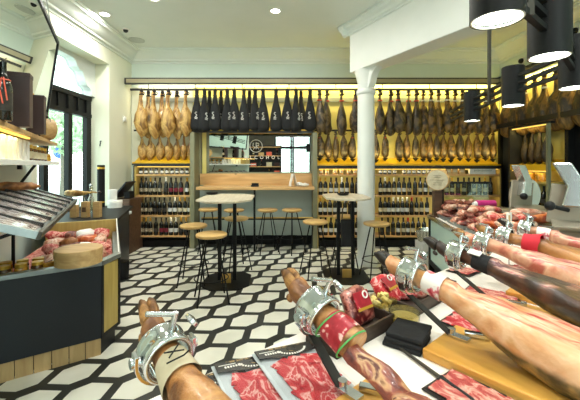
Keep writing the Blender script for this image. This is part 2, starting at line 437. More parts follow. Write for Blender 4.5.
# diagonal beam on a round column
pc = Vector((1.135, 5.0, 0)); bd = Vector((.46,-.888,0)).normalized(); bn_ = Vector((bd.y,-bd.x,0))
if bn_.x > 0: bn_ = -bn_
def quad(c0, c1, half):
    return [tuple((c0+bn_*half).xy), tuple((c0-bn_*half).xy), tuple((c1-bn_*half).xy), tuple((c1+bn_*half).xy)]
e0 = pc - bd*.20; e1 = pc + bd*4.6
b = MB(); b.prism(quad(e0, e1, .15), 2.88, CZ); beam = struct(b.build('beam', M['white'], bevel=.012))
BP = [(.13,0),(.13,.03),(.11,.035),(.10,.07),(.06,.09),(.05,.12),(.02,.13),(.02,.15),(0,.155)]
cornice('trim_4', (e0+bn_*.15).xy, (e1+bn_*.15).xy, bn_.xy, BP, M['ceil'], .13)
cornice('trim_5', (e0-bn_*.15).xy, (e1-bn_*.15).xy, (-bn_).xy, BP, M['ceil'], .13)
cornice('trim_6', (e0+bn_*.15).xy, (e0-bn_*.15).xy, (-bd).xy, BP, M['ceil'], .13, .13)
b = MB()
b.lathe([(.165,0),(.165,.05),(.14,.08),(.13,.12),(.128,1.2),(.124,2.52),(.14,2.53),(.145,2.56),(.14,2.59),(.124,2.6),(.124,2.7),(.15,2.8),(.165,2.86),(.165,2.885)], pc, 36)
col = struct(b.build('column', M['white'], smooth=50))
# carved bracket on the column, under the beam
b = MB(); pr = []
for i in range(13):
    t = i/12; pr.append((.11 + .20*t**1.6 + .02*math.sin(t*PI*2), 2.60 + .285*t))
pr2 = [(x, z) for x, z in pr] + [(.05, 2.885), (.05, 2.60)]
rings = []
for s in (-.06, .06):
    rings.append([pc + bd*x + bn_*s + Vector((0,0,z)) for x, z in pr2])
b.loft(rings)
b.xf(Matrix.Identity(4)); struct(b.build('column_bracket', M['white'], col, bevel=.01))

# ------------------------------------------------------------------ window 1 (street side)
XW = XL-.33
b = MB()
for y, wd in ((5.46,.12), (5.0,.09), (4.5,.09), (4.02,.12)): b.box((XW, y, (WZ0+2.58)/2), (.07, wd, 2.58-WZ0))
b.box((XW, (WY0+WY1)/2, 2.56), (.09, WY1-WY0, .07)); b.box((XW, (WY0+WY1)/2, 2.28), (.09, WY1-WY0, .06))
b.box((XW-.01, (WY0+WY1)/2, 2.42), (.03, WY1-WY0, .24))
for y in (5.2, 4.75, 4.25): b.box((XW+.02, y, 2.42), (.03, .025, .2))
b.box((XW, (WY0+WY1)/2, WZ0+.05), (.08, WY1-WY0, .1))
w1f = struct(b.build('window_1', M['black']))
b = MB(); b.box((XW-.02, (WY0+WY1)/2, (WZ0+2.3)/2), (.006, WY1-WY0, 2.3-WZ0)); b.box((XW-.02, (WY0+WY1)/2, 2.86), (.006, WY1-WY0, .52))
struct(b.build('window_1_pane', M['glass'], w1f))
# scalloped stone head of the window opening
def scallop():
    b = MB(); yc = (WY0+WY1)/2; half = (WY1-WY0)/2; cur = []
    key = [(0,.06),(.30,.07),(.36,.10),(.42,.17),(.50,.20),(.57,.21),(.62,.26),(.66,.34),(.72,.40),(.80,.42),(.86,.46),(.88,.54),(1.0,.545)]
    pts = [(yc+half*t, WZ1-d) for t, d in key]
    left = [(2*yc-y, z) for y, z in reversed(pts)]
    poly = left + pts[1:]
    r = []
    # strips down from the soffit
    for x in (XW-.06, XW+.10):
        r.append([Vector((x, y, z)) for y, z in poly] + [Vector((x, WY1, WZ1+.0)), Vector((x, WY0, WZ1))])
    n = len(poly)
    vs = [p for q in r for p in q]; fs = []
    m_ = len(r[0])
    for i in range(n-1):
        fs.append((i, i+1, m_+i+1, m_+i))
    for k in (0, 1):
        for i in range(n-1):
            a = len(vs); y0, z0 = poly[i]; y1, z1 = poly[i+1]; x = r[k][0].x
            vs += [Vector((x,y0,z0)), Vector((x,y1,z1)), Vector((x,y1,WZ1)), Vector((x,y0,WZ1))]; fs.append((a,a+1,a+2,a+3))
    b.add(vs, fs); return b
struct(scallop().build('trim_7', M['stone']))
b = MB(); b.box((XL-.02, (WY0+WY1)/2, WZ0-.02), (.78, WY1-WY0, .045)); struct(b.build('window_sill', M['stone']))
# ------------------------------------------------------------------ outside the window
b = MB(); b.box((-14, 6, -.15), (21, 40, .1)); struct(b.build('street', M['street']))
def tree(loc, h, r, label, seed):
    random.seed(seed)
    t = thing('street_tree', label, 'tree', loc)
    b = MB(); b.tube([(0,0,0),(.05,0,h*.3),(0,.05,h*.6)], [.13,.1,.06], 8); b.build('trunk', M['bark'], t, 60)
    b = MB()
    for i in range(1500):
        u = Vector((random.gauss(0,1), random.gauss(0,1), random.gauss(0,1))).normalized() * (r*random.random()**.4)
        c = Vector((u.x, u.y, h*.62 + u.z*.8)); q = Matrix.Rotation(random.random()*6.28, 3, Vector((random.random(),random.random(),random.random()+.1)))
        s = .07 + .06*random.random()
        b.add([c + q @ Vector((-s,0,0)), c + q @ Vector((0,-s*.5,0)), c + q @ Vector((s,0,0)), c + q @ Vector((0,s*.5,.02))], [(0,1,2,3)])
    b.build('foliage', M['leaf'], t)
tree((-7.6, 11.2, -.1), 4.6, 1.25, 'leafy street tree seen through the window, beside the blue road sign', 3)
tree((-8.0, 13.9, -.1), 4.6, 1.2, 'leafy street tree seen through the narrow pane by the window jamb', 5)
t = thing('road_sign', 'round blue road sign on a post in the street', 'sign', (-9.3, 13.6, -.1))
b = MB(); b.cyl((0,0,0), .03, 2.1, 10); b.build('post', M['grey_bar'], t)
b = MB(); b.cyl((0,0,0), .27, .03, 24, Matrix.Rotation(-PI/2, 4, 'X') @ Matrix.Rotation(.0, 4, 'Z')); b.xf(Matrix.Translation((0,0,2.1)) @ Matrix.Rotation(.6, 4, 'Z')); b.build('disc', M['blue_sign'], t)

# ------------------------------------------------------------------ fittings on ceiling and walls
def downlight(x, y, label):
    t = thing('recessed_downlight', label, 'ceiling light', (x, y, CZ), group=None)
    b = MB(); b.lathe([(.085,0),(.085,-.008),(.06,-.008),(.06,0)], (0,0,0), 24, caps=False); b.build('trim_ring', M['gloss_white'], t, 40)
    b = MB(); b.cyl((0,0,-.004), .06, .003, 24); b.build('lens', M['down'], t)
    ld = bpy.data.lights.new('downlight_lamp', 'AREA'); ld.shape = 'DISK'; ld.size = .24; ld.energy = DOWN_W; ld.color = (1, .97, .9)
    lo = bpy.data.objects.new('downlight_lamp', ld); COL.objects.link(lo); lo.location = (0, 0, -.012); lo.parent = t
DOWN_W = 17
downlight(-2.60, 4.70, 'bright recessed ceiling light beside the cornice over the window')
downlight(-1.73, 4.25, 'recessed ceiling light further out from the window cornice')
for i, (x, y) in enumerate([(-.2,4.6),(-1.0,2.2),(.9,2.2),(-.6,-.4),(1.6,-.4),(2.9,1.6),(.3,-2.2),(2.6,-2.2),(-2.3,-1.2)]):  # extra downlights, added for soft even fill light
    downlight(x, y, ['added fill downlight between the beam and the bar', 'added fill downlight over the deli case', 'added fill downlight over the ham counter',
        'added fill downlight behind the deli partition',
        'added fill downlight behind the ham counter', 'added fill downlight under the shop side of the beam','added fill downlight just inside the street door',
        'added fill downlight inside the shop window','added fill downlight over the stock shelf'][i])
t = thing('dome_camera', 'small white dome camera with dark eye on the ceiling', 'camera', (-2.56, 5.22, CZ))
b = MB(); b.cyl((0,0,-.02), .06, .02, 24); b.build('base', M['gloss_white'], t, 40)
b = MB(); b.ball((0,0,-.02), .038, 16, 10); b.build('eye', M['black'], t, 60)
t = thing('ceiling_speaker', 'round pale speaker grille set in the ceiling', 'speaker', (-2.60, 5.68, CZ))
b = MB(); b.lathe([(.13,0),(.13,-.01),(.115,-.012)], (0,0,0), 28); b.build('grille', M['grill'], t, 40)
for (px, py, Y, lab) in ((523,61,5.68,'black dome camera high on the side wall by the corner'), (577,31,4.61,'black dome camera high on the side wall above the lamps')):
    t = thing('dome_camera', lab, 'camera', (XR, Y, PZ(py, Y)))
    RY = Matrix.Rotation(-PI/2, 4, 'Y')
    b = MB(); b.cyl((0,0,0), .06, .02, 20, RY); b.build('base', M['gloss_white'], t, 40)
    b = MB(); b.ball((-.03,0,0), .045, 16, 10); b.build('eye', M['black'], t, 60)
t = thing('wall_thermostat', 'small white thermostat on the wall between window and ham rail', 'thermostat', (XL, 6.02, PZ(119, 6.02)))
b = MB(); b.box((.012,0,0), (.024,.10,.10)); b.build('cover', M['gloss_white'], t, bevel=.006)
b = MB(); b.cyl((.024,0,0), .028, .01, 18, Matrix.Rotation(PI/2, 4, 'Y')); b.build('dial', M['white'], t, 40)
t = thing('wall_hook', 'small dark curved hook on the white window jamb', 'hook', (-3.11, WY1, PZ(144, 5.5)))
b = MB(); b.tube([(0,0,.05),(.0,-.03,.045),(.01,-.045,.01),(.0,-.04,-.02),(-.01,-.02,-.03)], .008, 8); b.build('hook_bar', M['black'], t, 60)
# ------------------------------------------------------------------ back wall ham rail
HY = 5.99; RZ = PZ(89.6, HY)            # rail height
def rail_frame(name, label, p, q, z0, z1, rz_, depth):
    """box-section header with a hanging rail under it, p..q in plan"""
    p = Vector((p[0], p[1], 0)); q = Vector((q[0], q[1], 0)); d = (q-p).normalized(); L_ = (q-p).length; rz = math.atan2(d.y, d.x)
    t = thing(name, label, 'rail', p, rz)
    b = MB(); b.box((L_/2,0,z0), (L_,.05,.022)); b.box((L_/2,0,z1), (L_,.05,.02))
    b.box((.015,0,(z0+z1)/2), (.03,.05,z1-z0)); b.box((L_-.015,0,(z0+z1)/2), (.03,.05,z1-z0)); b.build('header_frame', M['rail'], t)
    b = MB(); b.box((L_/2,-.012*depth,(z0+z1)/2), (L_-.06,.02,z1-z0-.02)); b.build('header_board', M['header_tan'], t)
    b = MB(); b.box((L_/2,0,rz_), (L_-.2,.035,.035)); b.build('hanging_bar', M['rail'], t)
    k = max(2, int(L_/.8))
    for i in range(k):
        b = MB(); b.cyl(((i+.5)*L_/k,0,rz_), .008, z0-rz_, 8); b.build('drop_rod', M['rail'], t)
    n_ = int(L_/.8)
    for i in range(2):
        b = MB(); b.box((.03+i*(L_-.06), .17 , z1), (.03,.3,.03)); b.build('wall_bracket', M['rail'], t)
    return t
rail_frame('ham_rail', 'long black steel header and hanging rail along the back wall', (PX(125,HY), HY), (PX(500,HY), HY), PZ(83.7,HY), PZ(78.6,HY), RZ, 1)
# backing panels on the wall
def panel(name, label, x0, x1, z0, z1, mat, y=YB-.0125, cat='panel'):
    b = MB(); b.box(((x0+x1)/2, y, (z0+z1)/2), (x1-x0, .024, z1-z0)); return tag(b.build(name, mat), label, cat)
panel('backing_panel', 'pale backing panel behind the light hams by the window corner', PX(131,6.25), PX(192,6.25), 1.5, 2.93, M['pale_back'])
panel('backing_panel', 'yellow-lit backing panel behind the black cloth sacks', PX(192.5,6.25), PX(314,6.25), 2.08, 2.93, M['cream'])
panel('backing_panel', 'yellow-lit backing panel behind the dark hams, mostly beyond the column', PX(314.5,6.25), 3.9, 1.5, 2.93, M['cream'])
b = MB(); b.box((PX(315,6.24), 6.265, PZ(99.5,6.24)), (PX(482,6.24)-PX(150,6.24), .024, .085)); tag(b.build('flat_bar', M['grey_bar']), 'flat grey bar fixed across the wall behind the hanging hams', 'bar')
# lower rails
def bar_thing(label, x0, x1, y, z):
    t = thing('lower_ham_rail', label, 'rail', (x0, y, z)); b = MB(); b.box(((x1-x0)/2,0,0), (x1-x0,.025,.03)); b.build('bar', M['rail'], t)
    k = max(2, int((x1-x0)/.8))
    for i in range(k):
        b = MB(); b.box((.05+i*(x1-x0-.1)/(k-1), (6.28-y)/2, 0), (.02, 6.28-y, .02)); b.build('bracket', M['rail'], t)
LY = 6.14; LZ = PZ(130.5, LY)
bar_thing('short lower rail behind the light hams', PX(134,LY), PX(194,LY), LY, LZ)
bar_thing('long lower rail behind the dark hams and the column', PX(315,LY), PX(500,LY), LY, LZ)
# drip trays, the strip light's yellow put into their colour
def drip_tray(label, x0, x1, z, group=None):
    t = thing('drip_tray', label, 'tray', (x0, 0, 0))
    b = MB(); w = x1-x0
    b.loft([[Vector((x,6.275,z+.13)), Vector((x,6.0,z-.004)), Vector((x,5.985,z+.02)), Vector((x,5.97,z+.02)), Vector((x,5.97,z-.01)), Vector((x,6.275,z-.01))] for x in (0, w)])
    b.build('sloped_board', M['yellow'], t)
    b = MB(); b.box((w/2,5.965,z-.022), (w,.02,.03)); b.build('edge_trim', M['rail'], t)
drip_tray('yellow-lit drip tray under the light hams by the window corner', PX(133,6), PX(191,6), PZ(164.2,6)+.02)
drip_tray('yellow-lit drip tray under the black cloth sacks, over the mirror', PX(194,6), PX(313,6), PZ(130.2,6)-.01)
drip_tray('yellow-lit drip tray under the dark hams behind the column', PX(315,6), PX(500,6), PZ(166.4,6)+.02)
# steel/olive posts
for px0, px1, lab in ((191.2,195.6,'tall olive post between the corner wine rack and the bar'), (312.6,317.0,'tall olive post between the bar and the wine rack by the column')):
    b = MB(); b.box((PX((px0+px1)/2,6.0), 6.1, (PZ(130,6)-.05)/2), ((px1-px0)/335*6.0, .36, PZ(130,6)-.05)); tag(b.build('rack_post', M['olive'], bevel=.006), lab, 'post')

# ------------------------------------------------------------------ hanging hams
def ham_prof(w=1.0):
    return [(0,.016),(.03,.026),(.07,.030),(.12,.027),(.2,.034),(.28,.050),(.36,.074),(.46,.098),(.56,.112),(.65,.115),(.73,.108),(.79,.088),(.83,.058),(.85,.022)]
LOWP = [(0,.016),(.05,.03),(.12,.031),(.2,.048),(.3,.080),(.42,.102),(.56,.113),(.68,.108),(.77,.088),(.825,.058),(.85,.022)]
PALE = [(0,.016),(.04,.028),(.09,.030),(.14,.026),(.22,.029),(.29,.038),(.36,.062),(.43,.092),(.50,.108),(.58,.110),(.66,.098),(.74,.074),(.80,.050),(.845,.026),(.855,.010)]
def hang_body(w, flat, bend, seed, n=14, sc=1.0, prof=None):
    rings = []
    for z, r in prof or ham_prof():
        cx = bend*math.sin(min(1, z/.86)*PI)*.6 + (.03*bend/.05 if z > .5 else 0)*(z-.5)*2
        ring = []
        for j in range(n):
            a = 2*PI*j/n; k = 1 + (.16*math.cos(a) if z > .3 else 0)
            ring.append(Vector((cx + r*w*k*math.cos(a), r*flat*math.sin(a), -z))*sc)
        rings.append(ring)
    b = MB(); b.loft(rings); b.jitter(.020*sc, 9/sc, seed); b.jitter(.006*sc, 30/sc, seed); return b
def ham_hanger(mat_body, w, flat, bend, seed, tagm=None, hoof=True, cup=False, sc=1.0, name='hanging_ham', prof=None):
    t = thing(name, 'hanging cured ham', 'ham')
    hang_body(w, flat, bend, seed, sc=sc, prof=prof).build('body', mat_body, t, 60)
    b = MB(); b.lathe([(.012,-.045),(.03,-.03),(.034,-.005),(.026,.02),(.012,.03)], (0,0,.0), 10); b.xf(Matrix.Scale(sc,4)); b.build('hoof', M['hoof'], t, 50)
    b = MB(); b.ring((0,0,-.075), .034, .012, 12, 6); b.ring((.02,-.03,-.05), .022, .007, 12, 6, Matrix.Rotation(1.2,4,'X')); b.xf(Matrix.Scale(sc,4)); b.build('cord', M['cord'], t, 60)
    b = MB(); b.tube([(0,0,.02),(0,.0,.05),(0,.02,.065),(0,.03,.05)], .005, 6); b.xf(Matrix.Scale(sc,4)); b.build('hook', M['rail'], t, 60)
    if tagm is not None:
        b = MB(); b.ring((0,0,-.19), .032, .014, 12, 6); b.xf(Matrix.Scale(sc,4) @ Matrix.Scale(1.0,4)); b.build('tag', tagm, t, 60)
    if cup:
        b = MB(); b.lathe([(.010,-.10),(.070,-.014),(.075,0),(.07,0)], (.0,0,-.855), 14); b.xf(Matrix.Scale(sc,4)); b.build('drip_cup', M['cord'], t, 40)
    return t
# light hams by the window corner
PA = [Proto(ham_hanger(M['ham_pale'], 1.22, .75, s, k, prof=PALE)) for k, s in ((1,-.06),(2,-.05),(5,-.08))]
for i, px in enumerate((141.5,148.5,154,162.5,168.5,177,186)):
    yy = HY + (.07 if i % 2 else -.07)
    PA[i % 3].put((PX(px,yy), yy, RZ-.03), 0, f'light golden cured ham on the upper rail, {ORD[i]} from the window corner', 'light hams on the upper rail', scale=(1,1,.97+.02*(i%3)), rot=(0, (-.05,-.02,-.07)[i%3], (.5,-.3,.9,.1)[i%4]))
PB = [Proto(ham_hanger(M['ham_pale'], 1.35, .8, .03, 3+k, sc=.62, prof=PALE)) for k in range(2)]
for i, px in enumerate((142,150,159.5,168.5,177,184,190.5)):
    PB[i % 2].put((PX(px,LY), LY-.02, LZ-.03), .3*i, f'small light ham on the lower rail, {ORD[i]} from the window corner', 'light hams on the lower rail')
# dark hams
pu = (319.5,327,341.5,356,380,391,398,408.5,416.5,423.5,431,438.5,447,455,462.5,470,478,485.5,492.5)
PC = [Proto(ham_hanger(M['ham_dark'], .92, .75, .02, 8, M['red_tag'])), Proto(ham_hanger(M['ham_dark'], 1.0, .7, -.03, 9, M['red_tag'])),
      Proto(ham_hanger(M['ham_dark_gold'], .9, .75, .02, 10, M['white_tag'])), Proto(ham_hanger(M['ham_dark_gold'], .82, .8, -.02, 11, M['white_tag']))]
for i, px in enumerate(pu):
    k = (i % 2) + (2 if i >= 9 else 0); yy = HY + (.02 if i % 2 else -.03)
    if i < 4: lab = f'dark cured ham with red tag on the upper rail, {ORD[i]} from the last black sack'
    else: lab = f'dark cured ham on the upper rail, {ORD[i-4]} past the white column'
    PC[k].put((PX(px,yy), yy, RZ-.03), .5+.9*((i*7) % 5)/5 if i % 3 else -.4, lab, 'dark hams on the upper rail', scale=(1,1,.88+.03*(i % 3)))
pl = (319.5,328,335.5,344,352.5,375.5,384.5,399,406.5,415,422.5,429.5,436,442.5,450,459,467.5,476,484.5,492)
PD = [Proto(ham_hanger(M['ham_dark'], 1.1, .7, .02, 20, M['red_tag'], cup=True, sc=.66, prof=LOWP)), Proto(ham_hanger(M['ham_dark'], 1.0, .8, -.02, 21, None, cup=True, sc=.66, prof=LOWP)),
      Proto(ham_hanger(M['ham_dark_gold'], 1.05, .75, .02, 22, None, cup=True, sc=.66, prof=LOWP))]
for i, px in enumerate(pl):
    k = (i % 2) if i < 8 else (2 if i % 3 else 1)
    lab = f'dark ham on the lower rail with drip cup, {ORD[i]} from the mirror' if i < 5 else f'dark ham on the lower rail with drip cup, {ORD[i-5]} past the white column'
    PD[k].put((PX(px,LY), LY-.03, LZ-.03), .4*((i*5) % 7), lab, 'dark hams on the lower rail', scale=(1.1,1.1,.84+.025*(i % 3)))
# black cloth sacks
def sack():
    t = thing('ham_in_cloth_sack', 'ham in a black cloth sack', 'ham')
    prof = [(-.03,.02),(.0,.036),(.05,.034),(.09,.030),(.13,.036),(.22,.048),(.32,.070),(.44,.094),(.56,.112),(.66,.114),(.71,.098),(.74,.05),(.745,.01)]
    b = MB(); b.loft([[Vector((r*1.05*math.cos(2*PI*j/16), r*.7*math.sin(2*PI*j/16), -z)) for j in range(16)] for z, r in prof]); b.jitter(.008, 8, 2)
    b.build('cloth_sack', M['black_soft'], t, 60)
    b = MB(); b.ring((0,0,-.10), .034, .008, 12, 6); b.build('drawstring', M['cord'], t, 60)
    b = MB(); b.tube([(0,0,.02),(0,0,.05),(0,.02,.065),(0,.03,.05)], .005, 6); b.build('hook', M['rail'], t, 60)
    b = MB()   # printed white mark: a curl over two short lines
    def on(x, z): return Vector((x, -.7*.108*math.sqrt(max(.05,1-(x/.118)**2)) - .010, z))
    for pts in ([(.02,-.40),(-.01,-.395),(-.025,-.42),(-.005,-.445),(.018,-.46),(.012,-.49),(-.02,-.495)], [(-.035,-.525),(.0,-.515),(.035,-.53)], [(-.03,-.555),(.0,-.548),(.028,-.56)]):
        b.tube([on(x*.75+.01,-.47+(z+.47)*.75) for x, z in pts], .0048, 5)
    b.build('printed_mark', M['white_mat'], t)
    return t
PS = Proto(sack())
front = (196.8,204.5,215,227.2,234.2,243.8,255,263,276,287.3,296,310); backs = (209.5,221,249.3,301)
n_ = 0
for i, px in enumerate(sorted(front+backs)):
    bk = px in backs; yy = HY + (.10 if bk else -.04)
    PS.put((PX(px,yy), yy, RZ-.02), (.55 if i % 4 == 1 else -.3 if i % 4 == 3 else .0), f'ham in black cloth sack with white mark, {ORD[i]} counting from the light hams', 'hams in black cloth sacks', scale=(.92 if bk else 1, 1, .97+.03*((i*2) % 3)/2))

# ------------------------------------------------------------------ wine racks
def bottle(lab, cap, gl='bottle', name='wine_bottle'):
    t = thing(name, 'wine bottle', 'bottle')
    b = MB(); b.lathe([(.034,0),(.037,.006),(.037,.19),(.032,.215),(.018,.238),(.0145,.25),(.0145,.30),(.016,.302),(.016,.31)], n=14); b.build('glass_body', M[gl], t, 45)
    if lab: b = MB(); b.lathe([(.0376,.06),(.0376,.128)], n=14, caps=False); b.build('label', M[lab], t, 45)
    b = MB(); b.lathe([(.0158,.245),(.0158,.298),(.0172,.300),(.0172,.312),(.002,.313)], n=12); b.build('capsule', M[cap], t, 45)
    return t
BP_ = {}
DESC = {'lab_c':'cream label','lab_w':'white label','lab_m':'maroon label','lab_p':'picture label','lab_d':'dark label'}
CAPD = {'cap_k':'black','cap_g':'gold','cap_w':'white','cap_r':'red'}
def put_bottle(code, loc, where, group, rz=0.0):
    lab = 'lab_'+code[0]; cap = 'cap_'+code[1]
    if code not in BP_: BP_[code] = Proto(bottle(lab, cap))
    return BP_[code].put(loc, rz, f'wine bottle with {DESC[lab]}, {where}', group)
def mini(bm, lm, cm):
    t = thing('small_jar', 'small jar', 'jar')
    b = MB(); b.lathe([(.028,0),(.031,.005),(.031,.075),(.024,.088)], n=12); b.build('glass_body', bm, t, 45)
    b = MB(); b.lathe([(.0315,.02),(.0315,.062)], n=12, caps=False); b.build('label', lm, t, 45)
    b = MB(); b.lathe([(.026,.086),(.026,.108),(.002,.109)], n=12); b.build('lid', cm, t, 45)
    return t
PJ = Proto(mini(M['bottle'], M['lab_w'], M['cap_k'])); PJ2 = Proto(mini(M['jar_amber'], M['lab_c'], M['cap_g']))
RY0, RY1 = 5.95, 6.27
def rack(label, pxa, pxb, shelves, back, sidem, top):
    x0, x1 = PX(pxa, RY0), PX(pxb, RY0); t = thing('wine_rack', label, 'rack', (0,0,0)); yc = (RY0+RY1)/2
    for x in (x0+.012, x1-.012):
        b = MB(); b.box((x, yc, top/2), (.024, RY1-RY0, top)); b.build('side_panel', sidem, t)
    for x in (x0-.012, x1+.012):
        b = MB(); b.box((x, RY0+.015, top/2), (.022, .03, top)); b.build('front_post', M['rail'], t)
    b = MB(); b.box(((x0+x1)/2, RY1+.008, top/2), (x1-x0, .015, top)); b.build('back_panel', back, t)
    b = MB(); b.box(((x0+x1)/2, yc, top-.0), (x1-x0+.02, RY1-RY0, .03)); b.build('top_board', M['rail'], t)
    for z in shelves:
        b = MB(); b.box(((x0+x1)/2, yc, z-.014), (x1-x0-.05, RY1-RY0, .028)); b.build('shelf', M['pine'], t)
    b = MB(); b.box(((x0+x1)/2, yc+.05, .06), (x1-x0-.05, RY1-RY0-.12, .12)); b.build('plinth', M['black'], t)
    b = MB(); b.box(((x0+x1)/2, RY0+.03, top-.022), (x1-x0-.08, .02, .012)); b.build('light_strip', M['led'], t)
    return t
SZ = [PZ(174.3,RY0), PZ(195.2,RY0), PZ(215.2,RY0), PZ(235.6,RY0)]
BY = 6.0
CORNER = 'window corner rack'; MID = 'rack beside the bar'; COLR = 'rack past the column'
rack('wine rack of pale shelves in the window corner under the light hams', 134.5, 191, SZ, M['pale_back'], M['yellow_wood'], PZ(165.5,RY0))
rack('wine rack with yellow lit sides between the bar and the column', 317, 362, SZ, M['cream'], M['yellow_wood'], PZ(168,RY0))
rack('wide wine rack past the column behind the ham counter', 370, 501, SZ, M['cream'], M['yellow_wood'], PZ(168,RY0))
def row(pxs, codes, z, rn, rk, group):
    for i, px in enumerate(pxs):
        c = codes[i] if i < len(codes) else codes[-1]
        put_bottle(c, (PX(px,BY), BY+.012*((i*3) % 3), z), f'{ORD[i]} along the {rn} shelf, {rk}', group, .3*i)
def minis(pxs, z, rk, group, pr):
    for i, px in enumerate(pxs): pr.put((PX(px,BY), BY, z), .2*i, f'small {"dark" if pr is PJ else "amber"} jar, {ORD[i]} along the top shelf of the {rk}', group)
minis((141,146,151.2,156.5,162,167,172,177,182,187), SZ[0], CORNER, 'small jars on the corner rack', PJ)
row((141.5,146,150.6,155.2,160,166,171,176,181,187), 'pk pk pg pk pk dw mk mk mk wg'.split(), SZ[1], 'upper', CORNER, 'bottles in the corner rack')
row((141.2,145.8,150.5,155,159.6,164.5,170,175,180,185,189.6), 'pk pk pk dk dk dk wk ww cg cg wk'.split(), SZ[2], 'middle', CORNER, 'bottles in the corner rack')
row((141.5,146,150.5,156,161.5,166.2,171,176,181,186), 'pg pg pg dk mk mk ww ww dg dg'.split(), SZ[3], 'bottom', CORNER, 'bottles in the corner rack')
minis((321,327,335,341.5,348.5,355), SZ[0], MID, 'small jars on the rack beside the bar', PJ2)
row((320.6,325.4,331,336.3,342,347,352.2,357), 'cg cg wk wk ww wk dk dk'.split(), SZ[1], 'upper', MID, 'bottles in the rack beside the bar')
row((320.4,325.2,330,335,340,345,350,355), 'wg wg wk wk wk wk dk wk'.split(), SZ[2], 'middle', MID, 'bottles in the rack beside the bar')
row((320.6,325.6,331,336.2,342,347,352,357), 'wk wk wk wk dk dk dk wk'.split(), SZ[3], 'bottom', MID, 'bottles in the rack beside the bar')
minis((380.5,385,389.5,394.5,404,409,414,419,424,429), SZ[0], COLR, 'small jars on the rack past the column', PJ)
row((380.5,385,389.3,394,399,404,409.3,415,420.3,425.5,431,441,446.5,452,458,464,469,474,479.5,485,490.5), 'ck cw cg cw wk wk pk dk ck wk ck cg ck cg dk ck dk ck dk cg dk'.split(), SZ[1], 'upper', COLR, 'bottles in the rack past the column')
row((380.5,385,388.9,393.4,398,402.5,407,411.6,416.5,421.5,427), 'ck ck wk ww ww ww ww dr ck cg wk'.split(), SZ[2], 'middle', COLR, 'bottles in the rack past the column')
row((382,388,393,398.2,403.4,408,413,418.5,424), 'dk dk dk wk ck wr ck dk ck'.split(), SZ[3], 'bottom', COLR, 'bottles in the rack past the column')
for i, px in enumerate((447.5,454,461)):
    t = thing('gift_crate', f'small wooden gift crate on the top shelf, {ORD[i]} past the round wooden sign', 'crate', (PX(px,6.0), 6.02, SZ[0]), group='gift crates on the top shelf')
    b = MB(); b.box((0,0,.055), (.105,.12,.11)); b.build('box', M['tan_wood'], t, bevel=.004)
    b = MB(); b.box((0,-.0625,.06), (.06,.004,.05)); b.build('label', M['lab_c'], t)
t = thing('shelf_sign', 'long pale sign box with a line of small print on the top shelf', 'sign', (PX(482,5.98), 5.98, SZ[0]))
b = MB(); b.box((0,0,.062), (.46,.05,.12)); b.build('box', M['lab_w'], t, bevel=.004)
b = MB()
for i in range(14): b.box((-.15+i*.023, -.027, .065), (.013,.003,.022 if i % 3 else .03))
b.build('print', M['grey_bar'], t)

# ------------------------------------------------------------------ bar along the back wall with mirror
bx0, bx1 = PX(196,5.62), PX(314.5,5.62)
t = thing('pine_bar', 'knotty pine bar shelf with pine splashback under the mirror', 'bar', (0,0,0))
b = MB(); b.box(((bx0+bx1)/2, 5.93, 1.085), (bx1-bx0, .62, .05)); b.build('bar_top', M['pine'], t, bevel=.006)
b = MB(); b.box((PX(258,6.22), 6.235, (1.11+PZ(173.5,6.23))/2), (PX(315,6.22)-PX(196,6.22)-.05, .03, PZ(173.5,6.23)-1.11)); b.build('splashback', M['pine'], t, bevel=.004)
b = MB(); b.cyl((PX(254.5,5.75),5.75,0), .018, 1.06, 10); b.build('leg', M['black'], t)
b = MB(); b.tube([(bx0+.05,5.78,.57),(bx1-.02,5.78,.57)], .012, 8); b.build('foot_rail', M['brass'], t)
b = MB(); b.tube([(bx0+.05,5.785,.545),(bx1-.02,5.785,.545)], .014, 8); b.build('foot_rail_stay', M['black'], t)
b = MB(); b.box(((bx0+bx1)/2, 6.26, .62), (bx1-bx0+.2, .03, .9)); tag(b.build('apron_panel', M['pale_panel']), 'pale grey green panel on the wall below the pine bar', 'panel')
b = MB(); b.box(((XL+XR)/2, YB-.012, .085), (XR-XL, .024, .17)); struct(b.build('baseboard_back', M['black']))
mx0, mx1, mz0, mz1 = PX(207.5,6.25), PX(313.5,6.25), PZ(173.5,6.25), PZ(131.5,6.25)
t = thing('bar_mirror', 'wide framed mirror with white lettering over the bar', 'mirror', ((mx0+mx1)/2, 6.26, (mz0+mz1)/2))
w_, h_ = mx1-mx0, mz1-mz0
b = MB(); b.box((0,.012,0), (w_,.012,h_)); b.build('glass', M['mirror'], t)
b = MB()
for s in (-1,1): b.box((s*(w_/2),0,0), (.05,.04,h_+.05)); b.box((0,0,s*h_/2), (w_,.04,.05))
b.build('frame', M['olive'], t)
cx_ = PX(256,6.25)-(mx0+mx1)/2; cz_ = PZ(146,6.25)-(mz0+mz1)/2
b = MB(); b.ring((cx_,.002,cz_), .115, .006, 32, 6, Matrix.Rotation(PI/2,4,'X'))
for pts in ([(-.05,.06),(-.06,0),(-.02,-.02),(-.05,-.06)], [(.0,.065),(.0,-.06)], [(0,.06),(.05,.045),(.05,.01),(0,0)], [(.0,.0),(.055,-.06)]):
    b.tube([(cx_+x,.002,cz_+z) for x, z in pts], .007, 5)
b.build('emblem', M['white_mat'], t)
